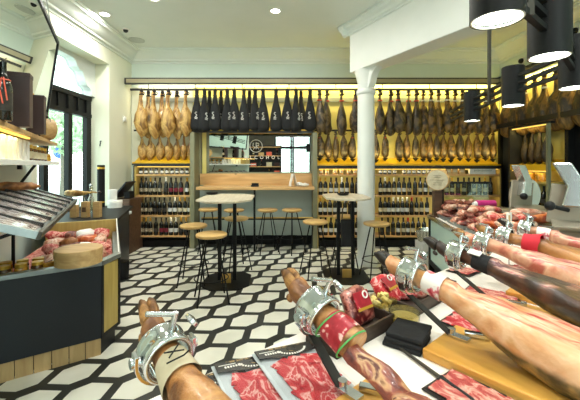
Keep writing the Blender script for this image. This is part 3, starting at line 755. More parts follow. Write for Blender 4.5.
def lettering(text, parent, mat, size, loc, rot, extr=.001, space=1.0, name='lettering'):
    cu = bpy.data.curves.new(name, 'FONT'); cu.body = text; cu.size = size; cu.extrude = extr; cu.align_x = 'CENTER'; cu.align_y = 'CENTER'; cu.space_character = space
    tmp = bpy.data.objects.new('tmp', cu); COL.objects.link(tmp); bpy.context.view_layer.update()
    me = bpy.data.meshes.new_from_object(tmp.evaluated_get(bpy.context.evaluated_depsgraph_get())); bpy.data.objects.remove(tmp); bpy.data.curves.remove(cu)
    me.materials.clear(); me.materials.append(mat); me.name = name
    o = bpy.data.objects.new(name, me); COL.objects.link(o); o.location = loc; o.rotation_euler = rot; o.parent = parent
    return o
lettering('ALCOHOL', t, M['white_mat'], .085, (PX(262,6.25)-(mx0+mx1)/2, .002, PZ(157.5,6.25)-(mz0+mz1)/2), (PI/2,0,0), space=2.0)
# side boards left of mirror
b = MB(); b.box((PX(199,6.24), 6.25, (mz0+mz1)/2), (.1, .05, mz1-mz0+.06)); tag(b.build('side_board', M['olive']), 'upright olive board beside the bar mirror, next to the post', 'board')
b = MB(); b.box((PX(204.4,6.24), 6.25, (mz0+mz1)/2), (.075, .05, mz1-mz0+.06)); tag(b.build('side_board', M['cream']), 'narrow cream board touching the bar mirror frame', 'board')
# things on the bar
t = thing('napkin_holder', 'small black napkin holder on the pine bar', 'holder', (PX(255,5.75), 5.75, 1.11))
b = MB(); b.box((0,0,.012), (.13,.1,.024)); b.build('base', M['black'], t, bevel=.004); b = MB(); b.box((0,.03,.04),(.12,.012,.035)); b.build('clip', M['black'], t)
t = thing('menu_card', 'white folded menu card standing on the pine bar', 'menu', (PX(293,5.8), 5.8, 1.11), .3)
for s in (-1,1):
    b = MB(); b.box((s*.035,0,.11), (.006,.13,.22), M=Matrix.Rotation(-s*.22,4,'Y')); b.build('leaf', M['white_mat'], t)
t = thing('paper_napkins', 'crumpled white napkins lying on the pine bar beside the menu card', 'napkin', (PX(303,5.8), 5.8, 1.11), .2)
b = MB(); b.ball((0,0,.025), (.12,.08,.025), 18, 8); b.ball((-.05,.02,.05), (.06,.05,.02), 14, 6); b.jitter(.03, 14, 4); b.xf(Matrix.Translation((0,0,.004))); b.build('paper', M['white_mat'], t, 30)

# ------------------------------------------------------------------ right wall: rail, hams, door, lit niche
XH = 3.72
rail_frame('ham_rail', 'black steel header and hanging rail along the side wall above the door', (XH, 6.0), (XH, 3.2), PZ(83.7,HY), PZ(78.6,HY), RZ, -1)
b = MB(); b.box((XR-.012, 4.7, 2.52), (.024, 3.1, .82)); tag(b.build('backing_panel', M['cream']), 'yellow-lit backing panel behind the hams on the side wall', 'panel')
PR = [Proto(ham_hanger(M['ham_dark_gold'], 1.1, .85, .02, 31, M['white_tag'])), Proto(ham_hanger(M['ham_dark_gold'], 1.15, .8, -.03, 32, None))]
for i, yy in enumerate((5.72,5.5,5.3,5.1,4.9,4.68,4.46,4.24,4.02)):
    PR[i % 2].put((XH, yy, RZ-.03), PI/2+.25*((i*3) % 4), f'golden dark ham hanging on the side wall rail, {ORD[i]} from the corner', 'hams on the side wall rail')
b = MB(); b.loft([[Vector((XR-.02,y,2.13)), Vector((XR-.02,y,2.26)), Vector((3.64,y,2.15)), Vector((3.64,y,2.13))] for y in (5.95, 3.9)]); tt = tag(b.build('drip_tray', M['yellow']), 'yellow-lit drip tray over the dark door on the side wall', 'tray')
b = MB(); b.box((3.625,4.925,2.15), (.025,2.05,.075)); b.build('front_lip', M['rail'], tt)
b = MB()
for y in (5.53, 6.14): b.box((XR-.06, y, 1.06), (.12,.06,2.12))
b.box((XR-.06, 5.83, 2.1), (.12,.66,.06)); dr = struct(b.build('door_1', M['black']))
b = MB(); b.box((XR-.05, 5.83, 1.04), (.05,.54,2.06)); struct(b.build('door_1_leaf', M['black_panel'], dr))
b = MB(); b.tube([(XR-.1,5.62,.95),(XR-.13,5.62,1.0),(XR-.13,5.62,1.2),(XR-.1,5.62,1.25)], .01, 8); struct(b.build('door_1_handle', M['steel'], dr))
# niche rack
NX0, NX1, NY0, NY1 = 3.56, 3.93, 4.62, 5.46
NS = [.56, .866, 1.24]
t = thing('side_rack', 'lit yellow rack with hams and bottles on the side wall beside the door', 'rack', (0,0,0)); nx = (NX0+NX1)/2; ny = (NY0+NY1)/2
b = MB(); b.box((nx, NY1-.02, 1.04), (NX1-NX0,.04,2.08)); b.build('side_panel', M['bronze'], t)
for x in (NX0+.02, NX1-.02):
    b = MB(); b.box((x, NY0+.02, 1.04), (.04,.04,2.08)); b.build('post', M['olive'], t)
b = MB(); b.box((NX1+.008, ny, 1.04), (.014, NY1-NY0, 2.08)); b.build('back_panel', M['cream'], t)
b = MB(); b.box((nx, ny, 2.075), (NX1-NX0, NY1-NY0, .03)); b.build('top_board', M['rail'], t)
for z in NS:
    b = MB(); b.box((nx, ny, z-.014), (NX1-NX0, NY1-NY0-.08, .028)); b.build('shelf', M['yellow_wood'], t)
b = MB(); b.loft([[Vector((NX1-.01,y,1.56)), Vector((NX0+.02,y,1.46)), Vector((NX0,y,1.49)), Vector((NX0,y,1.40)), Vector((NX1-.01,y,1.40))] for y in (NY0+.04, NY1-.04)]); b.build('drip_board', M['yellow'], t)
b = MB(); b.box((NX0+.03, ny, 2.05), (.012, NY1-NY0-.1, .015)); b.build('light_strip', M['led'], t)
b = MB(); b.box((NX0+.03, ny, 1.39), (.012, NY1-NY0-.1, .012)); b.build('lower_light_strip', M['led'], t)
PN = [Proto(ham_hanger(M['ham_dark'], 1.05, .8, .02, 41, None, cup=True, sc=.62))]
for i, yy in enumerate((5.3,5.14,4.98,4.82)):
    PN[0].put((3.72, yy, 2.03), .3+.8*i, f'small dark ham hanging in the lit side rack, {ORD[i]} from the door', 'hams in the side rack')
for i, yy in enumerate((5.02,4.91,4.80,4.70)):
    put_bottle(('dk','dg','dk','ck')[i], (3.64, yy, NS[1]), f'{ORD[i]} from the door, middle shelf of the side rack', 'bottles in the side rack')
for i, yy in enumerate((5.05,4.94,4.83,4.72)):
    put_bottle(('ck','dk','ck','dk')[i], (3.64, yy, NS[0]), f'{ORD[i]} from the door, low shelf of the side rack', 'bottles in the side rack')
for i, yy in enumerate((5.1,4.88)):
    t = thing('gift_tin', f'round amber tin on the upper shelf of the side rack, {ORD[i]} from the door', 'tin', (3.66, yy, NS[2])); b = MB(); b.lathe([(.07,0),(.072,.01),(.072,.1),(.07,.11)], n=20); b.build('can', M['jar_amber'], t, 45)
    b = MB(); b.lathe([(.074,.1),(.074,.125),(.004,.126)], n=20); b.build('lid', M['cap_g'], t, 45)
b = MB()
for y in (4.57, 3.62): b.box((XR-.09, y, 1.06), (.18,.06,2.12))
b.box((XR-.09, 4.1, 2.1), (.18,1.0,.06)); b.box((XR-.06, 4.1, 1.04), (.06,.9,2.06)); struct(b.build('door_2', M['black']))
# ------------------------------------------------------------------ high tables and stools
def high_table(label, x, y, rz, group, sc=1.0):
    t = thing('high_table', label, 'table', (x, y, 0), rz, group)
    b = MB(); a, c = .33*sc, .52*sc; k = .17*sc
    b.prism([(-a+k,-c),(a-k,-c),(a,-c+k*1.3),(a,c-k*1.3),(a-k,c),(-a+k,c),(-a,c-k*1.3),(-a,-c+k*1.3)], 1.046, 1.07); b.build('table_top', M['table_wood'], t, bevel=.005)
    for s in (-1, 1):
        b = MB(); b.box((s*.095,0,.535), (.043,.043,1.03)); b.build('post', M['black'], t, bevel=.003)
    b = MB(); b.prism([(-.16,-.34),(.16,-.34),(.29,-.2),(.29,.2),(.16,.34),(-.16,.34),(-.29,.2),(-.29,-.2)], 0, .014); b.build('base_plate', M['black'], t)
    b = MB(); b.box((0,-.1,.07), (.12,.03,.11)); b.build('base_block', M['brass'], t, bevel=.004)
    b = MB(); b.box((0,0,1.033), (.30,.4,.024)); b.build('top_bracket', M['black'], t)
    return t
high_table('pale topped high table on twin black posts nearest the deli case', -.80, 4.27, .04, None)
high_table('pale topped high table on twin black posts in front of the column', .74, 4.46, .0, None, .86)
for i, (px, py, lab) in enumerate(((212,194.5,'small black napkin dish on the high table nearest the deli case'), (343,195.3,'small black napkin dish on the high table by the column'))):
    p = G(px, py, 1.07); t = thing('napkin_dish', lab, 'dish', (p.x, p.y, 1.07), .2)
    b = MB(); b.lathe([(.05,0),(.075,.012),(.08,.03),(.074,.03),(.05,.008)], n=20); b.build('dish', M['black'], t, 45)
    b = MB(); b.box((0,0,.02), (.05,.06,.025)); b.build('napkins', M['black_soft'], t, bevel=.004)
def stool():
    t = thing('bar_stool', 'stool', 'stool')
    b = MB(); b.lathe([(.02,.695),(.15,.695),(.165,.703),(.17,.715),(.168,.728),(.155,.735),(.01,.733)], n=32); b.build('seat', M['stool_wood'], t, 40)
    for k in range(4):
        a = PI/4 + k*PI/2; c, s = math.cos(a), math.sin(a)
        b = MB(); b.tube([(.075*c,.075*s,.70),(.235*c,.235*s,.0)], .0085, 8); b.build('leg', M['black'], t, 60)
    b = MB(); b.ring((0,0,.25), .182, .006, 32, 6); b.build('foot_ring', M['black'], t, 60)
    b = MB(); b.box((0,0,.688), (.17,.17,.012)); b.build('seat_bracket', M['black'], t)
    return t
PST = Proto(stool())
for px, Y, rz, lab in ((211.5,3.66,.35,'blond wood bar stool in front of the high table, the one standing nearest the counter'),
        (193.5,4.2,.1,'blond wood bar stool beside the high table, toward the deli case'),
        (208.5,5.75,.2,'blond wood bar stool pushed up to the pine bar behind the high table'),
        (236.5,4.78,.5,'blond wood bar stool just behind the posts of the high table'),
        (234,5.66,.1,'blond wood bar stool at the pine bar behind the high table posts'),
        (267.6,5.68,.3,'blond wood bar stool at the open middle of the pine bar'),
        (292,5.68,.75,'blond wood bar stool at the pine bar below the menu card'),
        (315.3,4.5,.3,'blond wood bar stool beside the table by the column, on the bar side'),
        (376.5,4.36,.2,'blond wood bar stool beside the table by the column, on the ham counter side'),
        (344.5,4.94,.0,'blond wood bar stool behind the table by the column')):
    PST.put((PX(px,Y), Y, 0), rz, lab, 'blond bar stools')
t = thing('printed_carton', 'tall pale printed carton on the floor beyond the display counter corner', 'box', (PX(427,4.75), 4.75, 0), .1)
b = MB(); b.box((0,0,.20), (.24,.24,.40)); b.build('box', M['lab_w'], t, bevel=.004)
b = MB()
for i in range(5): b.box((-.06+.03*i,-.122,.27-.05*(i % 3)), (.02,.003,.03))
b.build('print', M['grey_bar'], t)
t = thing('metal_tub', 'round grey metal tub standing on the printed carton', 'tub', (PX(427,4.75), 4.75, .40))
b = MB(); b.lathe([(.12,0),(.125,.006),(.15,.16),(.155,.165),(.15,.17),(.142,.16),(.118,.012),(.0,.012)], n=28); b.build('tub_body', M['steel'], t, 40)
for s in (-1,1):
    b = MB(); b.tube([(s*.147,-.03,.13),(s*.175,-.02,.135),(s*.175,.02,.135),(s*.147,.03,.13)], .005, 6); b.build('handle', M['steel'], t, 60)
# black bag hung between the posts of the table by the column
t = thing('shoulder_bag', 'black shoulder bag hanging under the high table by the column', 'bag', (.74, 4.39, .40))
b = MB(); b.box((0,0,.19), (.15,.06,.36)); b.build('bag_body', M['black_soft'], t, bevel=.025)
b = MB(); b.tube([(-.06,0,.36),(-.05,.0,.5),(0,0,.61),(.05,0,.5),(.06,0,.36)], .008, 6); b.build('strap', M['cord'], t, 60)

# ------------------------------------------------------------------ deli case in the corner of the partition
C0 = Vector((-1.461,2.596,0)); FD = Vector((.82,.572,0)).normalized(); C1 = C0 - FD*.73; S = Vector((-1.444,2.84,0)); T = Vector((-1.96,3.80,0)); T2 = T - BV*.66
# pull back corner to stand clear of the partition
t = thing('deli_case', 'black fronted deli display case with pine plinth and yellow end panel', 'display case', (0,0,0))
FN = Vector((FD.y, -FD.x, 0))            # outward normal of the front
def pr(b, pts, z0, z1): return b.prism([(p.x,p.y) for p in pts], z0, z1)
b = MB(); pr(b, [C0, C0-FN*.03, C1-FN*.03, C1], .137, .70); b.build('front_panel', M['black_panel'], t, bevel=.003)
b = MB()
for i in range(7):
    q0 = C0 - FN*.02 - FD*(.002+i*.105); q1 = q0 - FD*.1; pr(b, [q0, q0-FN*.03, q1-FN*.03, q1], 0, .137)
b.build('plinth', M['pine_pale'], t)
b = MB(); pr(b, [C0-FN*.02-FD*.006, S-Vector((.03,.02,0)), T-Vector((.06,0,0)), T2, C1-FN*.04, C1-FN*.10, C0-FN*.10-FD*.02], .0, .135); b.build('base', M['black'], t)
sx = Vector((1,0,0))
b = MB(); pr(b, [C0+Vector((-.002,.03,0)), S-Vector((.002,.02,0)), S-Vector((.03,.02,0)), C0+Vector((-.03,.03,0))], .16, .69); b.build('side_panel', M['yellow_wood'], t)
b = MB()
for p in (C0, S-Vector((0,.024,0))): pr(b, [p+Vector((.004,0,0)), p+Vector((.004,.03,0)), p+Vector((-.03,.03,0)), p+Vector((-.03,0,0))], .137, .70)
pr(b, [C0+Vector((.004,0,0)), S+Vector((.004,0,0)), S-Vector((.03,0,0)), C0-Vector((.03,0,0))], .135, .16)
b.build('corner_frame', M['black'], t)
b = MB(); pr(b, [S, S-BV*.03, T-BV*.03, T], .137, .70); b.build('back_side_panel', M['yellow_wood'], t)
b = MB(); pr(b, [C0+FN*.008+FD*.006, C0-FN*.05-FD*.02, C1-FN*.05, C1+FN*.008], .70, .735); pr(b, [C0+Vector((.012,0,0)), S+Vector((.012,0,0)), S+Vector((-.05,0,0)), C0+Vector((-.05,.03,0))], .70, .735)
pr(b, [S+BV*.01, S-BV*.05, T-BV*.05, T+BV*.01], .70, .735); b.build('top_rim', M['rim'], t, bevel=.004)
b = MB(); b.loft([[S-BV*.002+Vector((0,0,.735)), S-BV*.012+Vector((0,0,.735)), T-BV*.012+Vector((0,0,.735)), T-BV*.002+Vector((0,0,.735))],
                  [S-BV*.002+Vector((0,0,.745)), S-BV*.012+Vector((0,0,.745)), T-BV*.012+Vector((0,0,.875)), T-BV*.002+Vector((0,0,.875))]]); b.build('end_glass', M['gloss_white'], t)
b = MB(); pr(b, [C0-FN*.05-FD*.03, S-BV*.05, T-BV*.05, T2, C1-FN*.05], .56, .60); b.build('bin_floor', M['rim'], t)
TB = T - AV*.03
b = MB(); pr(b, [T, TB, TB-BV*.66, T2], .137, .872); b.build('back_panel', M['yellow_wood'], t, bevel=.004)
LEFTB = [C0-FN*.05-FD*.03, S-BV*.05, T-BV*.06-AV*.04, T2-AV*.04, C1-FN*.05]

def PB_(px, py, z): return G(px, py, z)
# round chip box on the rim
def chip_box(name, label, cat, loc, r, h, mat, lid=True, group=None):
    t = thing(name, label, cat, loc, group=group)
    b = MB(); b.lathe([(r,0),(r,h*.62)], n=36); b.build('body', mat, t, 40)
    b = MB(); b.lathe([(r*1.025,h*.50),(r*1.025,h-.004),(r*1.0,h),(.01,h)], n=36); b.build('lid', mat, t, 40)
    return t
chip_box('round_wooden_box', 'round thin-wood box standing on the front rim of the deli case', 'box', (PX(79,2.55), 2.55, .736), .157, .115, M['tan_wood'])
# heap of cured pieces in the bin
random.seed(11)
def lump(b, c, r, ln, ang, seed, tilt=0.0):
    pr_ = [(-.5,.25),(-.42,.7),(-.2,1),(.1,.95),(.35,.7),(.5,.2)]
    mt = Matrix.Translation(c) @ Matrix.Rotation(ang,4,'Z') @ Matrix.Rotation(tilt,4,'Y')
    q = MB(); q.loft([[Vector((x*ln, r*k*math.cos(2*PI*j/10), r*k*.85*math.sin(2*PI*j/10))) for j in range(10)] for x, k in pr_]); q.jitter(r*.45, 8/ (r*12), seed); q.xf(mt)
    b.add(q.v, q.f)
k = 0
mats_ = ['meat','cured','chorizo','slices_pink','sausage_brown','gloss_white']
names_ = {'meat':('cured_meat_piece','pale cured meat piece','meat'),'cured':('cured_sausage','dark cured sausage','sausage'),'chorizo':('chorizo','orange chorizo','sausage'),
          'slices_pink':('cured_meat_piece','pink cured meat piece','meat'),'sausage_brown':('cured_sausage','brown cured sausage','sausage'),'gloss_white':('paper_packet','white paper packet','packet')}
for ri in range(4):
    for ci in range(5):
        d = .16 + ri*.22; w = .16 + ci*.12
        if w > .62: continue
        base = S - BV*w + AV*d
        mk = mats_[(ri*3+ci*2) % 6]; nm, ds, ct = names_[mk]
        b = MB(); lump(b, (0,0,0), .058+.012*random.random(), .22, random.random()*3, k, random.uniform(-.2,.2))
        tag(b.build(nm, M[mk], None, 60, loc=(base.x, base.y, .70+.022*random.random()+.02*ri)), f'{ds} in the deli bin, {ORD[ci]} from its glass end, {ORD[ri]} row', ct, 'cured pieces in the deli bin'); k += 1
b = MB(); pr(b, LEFTB, .60, .66); pr_bed = tag(b.build('meat_bed', M['slices_pink']), 'bed of loose cured offcuts filling the deli bin', 'meat'); pr_bed['kind'] = 'stuff'
# jars and packets at the near end of the bin
PJJ = []
for bm, lm in (('jar_dark','lab_c'),('jar_amber','cap_g')):
    t = thing('preserve_jar', 'preserve jar', 'jar')
    b = MB(); b.lathe([(.036,0),(.04,.006),(.04,.075),(.033,.09)], n=16); b.build('glass_body', M[bm], t, 45)
    b = MB(); b.lathe([(.0406,.015),(.0406,.065)], n=16, caps=False); b.build('label', M[lm], t, 45)
    b = MB(); b.lathe([(.037,.088),(.037,.11),(.003,.112)], n=16); b.build('lid', M['cap_g'], t, 45)
    PJJ.append(Proto(t))
for ri in range(2):
    for i in range(4):
        p = C0 - FN*(.12+ri*.115) - FD*(.40+i*.095)
        PJJ[(i+ri) % 2].put((p.x, p.y, .661), .5*i, f'{"dark" if (i+ri)%2==0 else "amber"} preserve jar in the deli case, {ORD[i]} from the round box, {"front" if ri==0 else "back"} row', 'preserve jars in the deli case')
for i in range(2):
    p = C0 - FN*.13 - FD*(.27+.06*i)
    b = MB(); b.box((0,0,.05), (.05,.09,.09)); b.jitter(.01,9,i); tag(b.build('snack_packet', M['jar_amber'], None, None, .01, (p.x, p.y, .662)), f'yellow snack packet beside the round box in the deli case, {ORD[i]} from it', 'packet', 'snack packets')

# sloping rack of wrapped slices
fn = Vector((-1.19,1.58,1.15)); ff = Vector((-1.97,3.07,1.15)); rd = (ff-fn); rl = rd.length; rdn = rd.normalized(); up_ = (-BV*.43 + Vector((0,0,.155))); upn = up_.normalized(); nn = rdn.cross(upn)
if nn.z < 0: nn = -nn
MR = Matrix((( rdn.x, upn.x, nn.x, fn.x),(rdn.y, upn.y, nn.y, fn.y),(rdn.z, upn.z, nn.z, fn.z),(0,0,0,1)))
t = thing('sloping_rack', 'sloping steel rack above the deli case carrying wrapped slices', 'rack', (0,0,0))
DP = .44
b = MB(); b.box((rl/2, DP/2, -.012), (rl, DP, .008)); b.xf(MR); b.build('tray_sheet', M['rim'], t)
b = MB(); b.box((rl/2, -.008, .0), (rl+.03,.018,.04)); b.xf(MR); b.build('front_rail', M['bronze'], t, bevel=.003)
for xx in (-.008, rl+.008):
    b = MB(); b.box((xx, DP/2, .0), (.016,DP,.035)); b.xf(MR); b.build('end_rail', M['rim'], t)
for xx in (rl*.3, rl-.25):
    q = MR @ Vector((xx, DP-.03, -.02)); b = MB(); b.tube([(q.x,q.y,.60),(q.x,q.y,q.z)], .012, 8); b.build('support_post', M['black'], t, 60)
    q2 = MR @ Vector((xx, .03, -.02)); b = MB(); b.tube([(q.x,q.y,q.z-.25), q2], .010, 8); b.build('arm', M['black'], t, 60)
q = MR @ Vector((rl-.12, DP-.02, 0)); b = MB(); b.tube([q, q + Vector((.10,.10,.22))], .011, 8); b.build('strut', M['black'], t, 60)
MRR = MR.to_3x3().to_euler()
def wrapped(dark):
    t = thing('wrapped_slices', 'wrapped slices', 'packet')
    b = MB()
    for i in range(6):
        b.box((.002*(i % 2), -.15+.055*i, .006+.0015*(i % 3)), (.19,.075,.006), M=Matrix.Rotation(.09,4,'X') @ Matrix.Rotation(.04*((i*3) % 3-1),4,'Z'))
    b.build('slices', M['pack_glare'], t)
    b = MB(); b.box((0,0,.0185), (.215,.39,.002)); b.jitter(.006, 20, dark); b.build('film', M['film'], t)
    b = MB(); b.box((.106,0,.012), (.020,.40,.022)); b.build('dark_edge', M['card_black'], t)
    b = MB(); b.box((0,0,.0015), (.22,.40,.003)); b.build('backing_card', M['rim'], t)
    return t
PW = [Proto(wrapped(0)), Proto(wrapped(1))]
for i in range(7):
    q = MR @ Vector((.13+i*.238, .215, -.007))
    PW[i % 2].put(q, 0, f'flat wrapped pack of slices on the sloping rack, {ORD[i]} from the window end' if False else f'flat wrapped pack of slices on the sloping rack, {ORD[6-i]} from the window end', 'wrapped packs on the sloping rack', rot=MRR)
b = MB(); lump(b, (0,0,0), .042, .30, .0, 3); q = MR @ Vector((rl-.42, DP-.07, .045)); tag(b.build('cured_sausage', M['sausage_brown'], None, 60, loc=q), 'stout brown cured sausage lying along the top edge of the sloping rack', 'sausage').rotation_euler = (0,0,BANG+.5)

# wall shelves
def SH(px, o, z):   # point on a line parallel to the partition at offset o
    kx = (px-CX)/F; Y = o/(kx*BV.x + BV.y); return Vector((kx*Y, Y, z))
def shelf(label, pxe, z, th, dep, px0=-60, led=False):
    t = thing('wall_shelf', label, 'shelf', (0,0,0)); e = SH(pxe, -.50, 0); s = SH(px0, -.50, 0)
    b = MB(); pr(b, [s, e, e-BV*dep, s-BV*dep], z-th, z); b.build('shelf_board', M['tan_wood'] if led else M['white'], t, bevel=.003)
    if led:
        e2 = SH(30, -.53, 0); b = MB(); pr(b, [s-BV*.04, e2, e2-BV*.02, s-BV*.06], z-th-.012, z-th); b.build('light_strip', M['led'], t)
        b = MB(); pr(b, [s-BV*.25, SH(30,-.5,0)-BV*.25, SH(30,-.5,0)-BV*.265, s-BV*.265], z-.2, z-th-.02); b.build('back_board', M['yellow_wood'], t)
    for f_ in (.25, .8):
        p = s + (e-s)*f_ - BV*(dep-.03); b = MB(); b.box((p.x,p.y,z-th-.02), (.03,.06,.04), BANG); b.build('bracket', M['black'], t)
    return t
UZ, JZ = 1.715, 1.515
shelf('upper shelf with a lit edge on the partition under the tilted mirror', 57.5, UZ, .03, .27, led=True)
shelf('lower white shelf on the partition holding jars and white cartons', 59.5, JZ, .036, .27)
# items on the upper shelf
def on_shelf(px, o, z): return SH(px, o, z)
def carton(name, label, cat, px, o, z, w, d, h, mat, rz=BANG, group=None, labm=None):
    p = on_shelf(px, o, z); t = thing(name, label, cat, p, rz, group)
    b = MB(); b.box((0,0,h/2), (w,d,h)); b.build('box', mat, t, bevel=.003)
    b = MB(); b.box((0,0,h-.012), (w+.004,d+.004,.024)); b.build('lid', mat, t, bevel=.002)
    if labm: b = MB(); b.box((0,-d/2-.001,h*.55), (w*.6,.002,h*.3)); b.build('label', labm, t)
    return t
carton('wine_box', 'tall dark maroon wine box on the upper shelf, beside the ribboned bottle', 'box', 20.5, -.49, UZ, .108, .10, .33, M['maroon_box'])
carton('wine_box', 'smaller dark maroon wine box on the upper shelf, toward the round wooden box', 'box', 37, -.49, UZ, .10, .10, .29, M['maroon_box'])
p = on_shelf(3, -.5, UZ); t = thing('wine_bottle', 'dark bottle with a coral ribbon on the upper shelf', 'bottle', p)
b = MB(); b.lathe([(.036,0),(.04,.006),(.04,.18),(.03,.215),(.017,.24),(.015,.3),(.016,.302),(.016,.31)], n=20); b.build('glass_body', M['bottle'], t, 45)
b = MB(); b.lathe([(.0406,.05),(.0406,.15)], n=20, caps=False); b.build('label', M['lab_d'], t, 45)
b = MB(); b.ring((0,0,.215), .031, .003, 20, 6); b.tube([(.02,-.02,.225),(.04,-.035,.17),(.06,-.045,.10)], .0035, 6); b.tube([(.01,-.02,.225),(.02,-.045,.16),(.05,-.06,.08)], .0035, 6); b.build('ribbon', M['ribbon'], t, 60)
for i, (px, lab) in enumerate(((-2,'dark bottle at the hidden end of the upper shelf beside the ribboned bottle'),)):
    t = put_bottle('dk', on_shelf(px, -.6, UZ), 'on the upper shelf next to the ribboned bottle', 'bottles on the upper shelf')
put_bottle('cg', on_shelf(31.5, -.53, UZ), 'standing between the two maroon wine boxes', 'bottles on the upper shelf')
p = on_shelf(39.5, -.50, UZ); carton('black_carton', 'small black carton on the upper shelf beside the round wooden box', 'box', 42, -.56, UZ, .05, .06, .13, M['black'])
p = on_shelf(46.0, -.53, UZ+.10); t = thing('round_wooden_box', 'round wooden box with a burnt crest standing on its edge on the upper shelf', 'box', p)
MZ = Matrix.Rotation(-.45,4,'Z') @ Matrix.Rotation(PI/2,4,'X')
b = MB(); b.lathe([(.095,-.05),(.1,-.045),(.1,.045),(.095,.05)], n=32, M=MZ); b.build('drum', M['tan_wood'], t, 40)
b = MB(); b.ring((0,0,.05), .075, .003, 28, 5, MZ); b.ring((0,0,.05), .04, .003, 20, 5, MZ)
for a in range(10): b.tube([MZ @ Vector((.046*math.cos(a*.628),.046*math.sin(a*.628),.051)), MZ @ Vector((.068*math.cos(a*.628+.2),.068*math.sin(a*.628+.2),.051))], .003, 5)
b.build('burnt_crest', M['dark_wood'], t)
# items on the lower shelf
for i, px in enumerate((-14,-6,1.5,7.5,12.5,17.5,21.5)):
    carton('white_carton', f'slim white carton on the lower shelf, {ORD[6-i]} counting from the jars', 'box', px, -.59, JZ, .085, .085, .145, M['white_mat'], group='white cartons on the lower shelf', labm=M['lab_c'])
for i, px in enumerate((27,31.5,35.5,39,42)):
    p = on_shelf(px, -.57, JZ); PJJ[0].put(p, .4*i, f'dark preserve jar with gold lid on the lower shelf, {ORD[i]} counting from the white cartons', 'preserve jars on the lower shelf', scale=(1,1,1.1))
p = on_shelf(46.5, -.6, JZ); PJJ[1].put(p, .2, 'amber preserve jar at the window end of the lower shelf', 'preserve jars on the lower shelf', scale=(1,1,.75))
# tilted mirror over the shelves
mc = SH(33, -.47, 0); 
t = thing('tilted_mirror', 'big black framed mirror tilted forward over the shelves', 'mirror', (0,0,0))
# corner points: lower edge near the shelf, upper edge leaning into the room
s_m = 4.2
def at_s(px, py):
    kx = (px-CX)/F; o_ = s_m*(AV.x - kx*AV.y)/(kx*BV.y - BV.x); q_ = AV*s_m + BV*o_; q_.z = PZ(py, q_.y); return q_
br = at_s(46.5, 114); tl_e = at_s(57.5, 43)
upv = tl_e - br; hgt = upv.length; upu = upv.normalized(); nrm = AV.cross(upu)
if nrm.dot(BV) < 0: nrm = -nrm
back = -AV
MM = Matrix(((back.x, upu.x, nrm.x, br.x),(back.y, upu.y, nrm.y, br.y),(back.z, upu.z, nrm.z, br.z),(0,0,0,1)))
LM = 2.2
b = MB(); b.box((LM/2, hgt/2, 0), (LM, hgt, .008)); b.xf(MM); b.build('glass', M['mirror'], t)
b = MB()
for y in (0, hgt): b.box((LM/2, y, -.004), (LM+.03,.03,.035))
for x in (0, LM): b.box((x, hgt/2, -.004), (.03,hgt,.035))
b.xf(MM); b.build('frame', M['black'], t)
b = MB(); b.box((LM/2, hgt/2, -.02), (LM, hgt, .012)); b.xf(MM); b.build('back_board', M['black'], t)
for x in (.3, 1.6):
    q = MM @ Vector((x, hgt, -.01)); b = MB(); b.tube([q, Vector((q.x-BV.x*.12, q.y-BV.y*.12, CZ-.002))], .005, 6); b.build('cable', M['steel'], t)
# dark speaker box above
# ------------------------------------------------------------------ ledge by the window, wooden cabinet
t = thing('window_ledge', 'dark ledge table between the deli case and the window', 'table', (0,0,0))
q = [Vector((-1.99,3.86,0)), Vector((-2.40,5.12,0)), Vector((-2.93,5.12,0)), Vector((-2.93,3.90,0)), Vector((-2.62,3.50,0))]
b = MB(); pr(b, q, .825, .86); b.build('ledge_top', M['black'], t, bevel=.004)
b = MB(); q2 = [Vector((-2.05,3.9,0)), Vector((-2.44,5.08,0)), Vector((-2.89,5.08,0)), Vector((-2.89,3.94,0))]; pr(b, q2, 0, .825); b.build('ledge_body', M['black_panel'], t)
for i, (px, hh) in enumerate(((74.5,.15),(85.5,.185),(97.5,.185))):
    x = PX(px,3.98); t = thing('small_wooden_box', f'small upright pale wooden box behind the deli bin, {ORD[i]} from the sloping rack', 'box', (x, 3.98, .86), group='small wooden boxes')
    b = MB(); b.box((0,0,hh/2), (.078,.06,hh)); b.build('box', M['tan_wood'], t, bevel=.003); b = MB(); b.box((0,-.031,hh*.5), (.045,.003,hh*.3)); b.build('printed_mark', M['dark_wood' if i == 1 else 'tan_wood'], t)
t = thing('black_tube', 'tall black gift tube with gold bands on the window ledge', 'tube', (PX(101,4.98), 4.98, .86))
b = MB(); b.cyl((0,0,0), .052, .62, 24); b.build('body', M['black'], t, 40); b = MB(); b.lathe([(.053,.56),(.053,.59)], n=24, caps=False); b.lathe([(.053,.06),(.053,.085)], n=24, caps=False); b.build('gold_band', M['cap_g'], t, 40)
chip_box('white_tin', 'round white tin on the window ledge, lower one of two', 'tin', (PX(115,4.9), 4.9, .86), .098, .105, M['gloss_white'])
chip_box('white_tin', 'smaller round white tin stacked on top of the other tin', 'tin', (PX(112.5,4.9), 4.9, .966), .062, .155, M['gloss_white'])
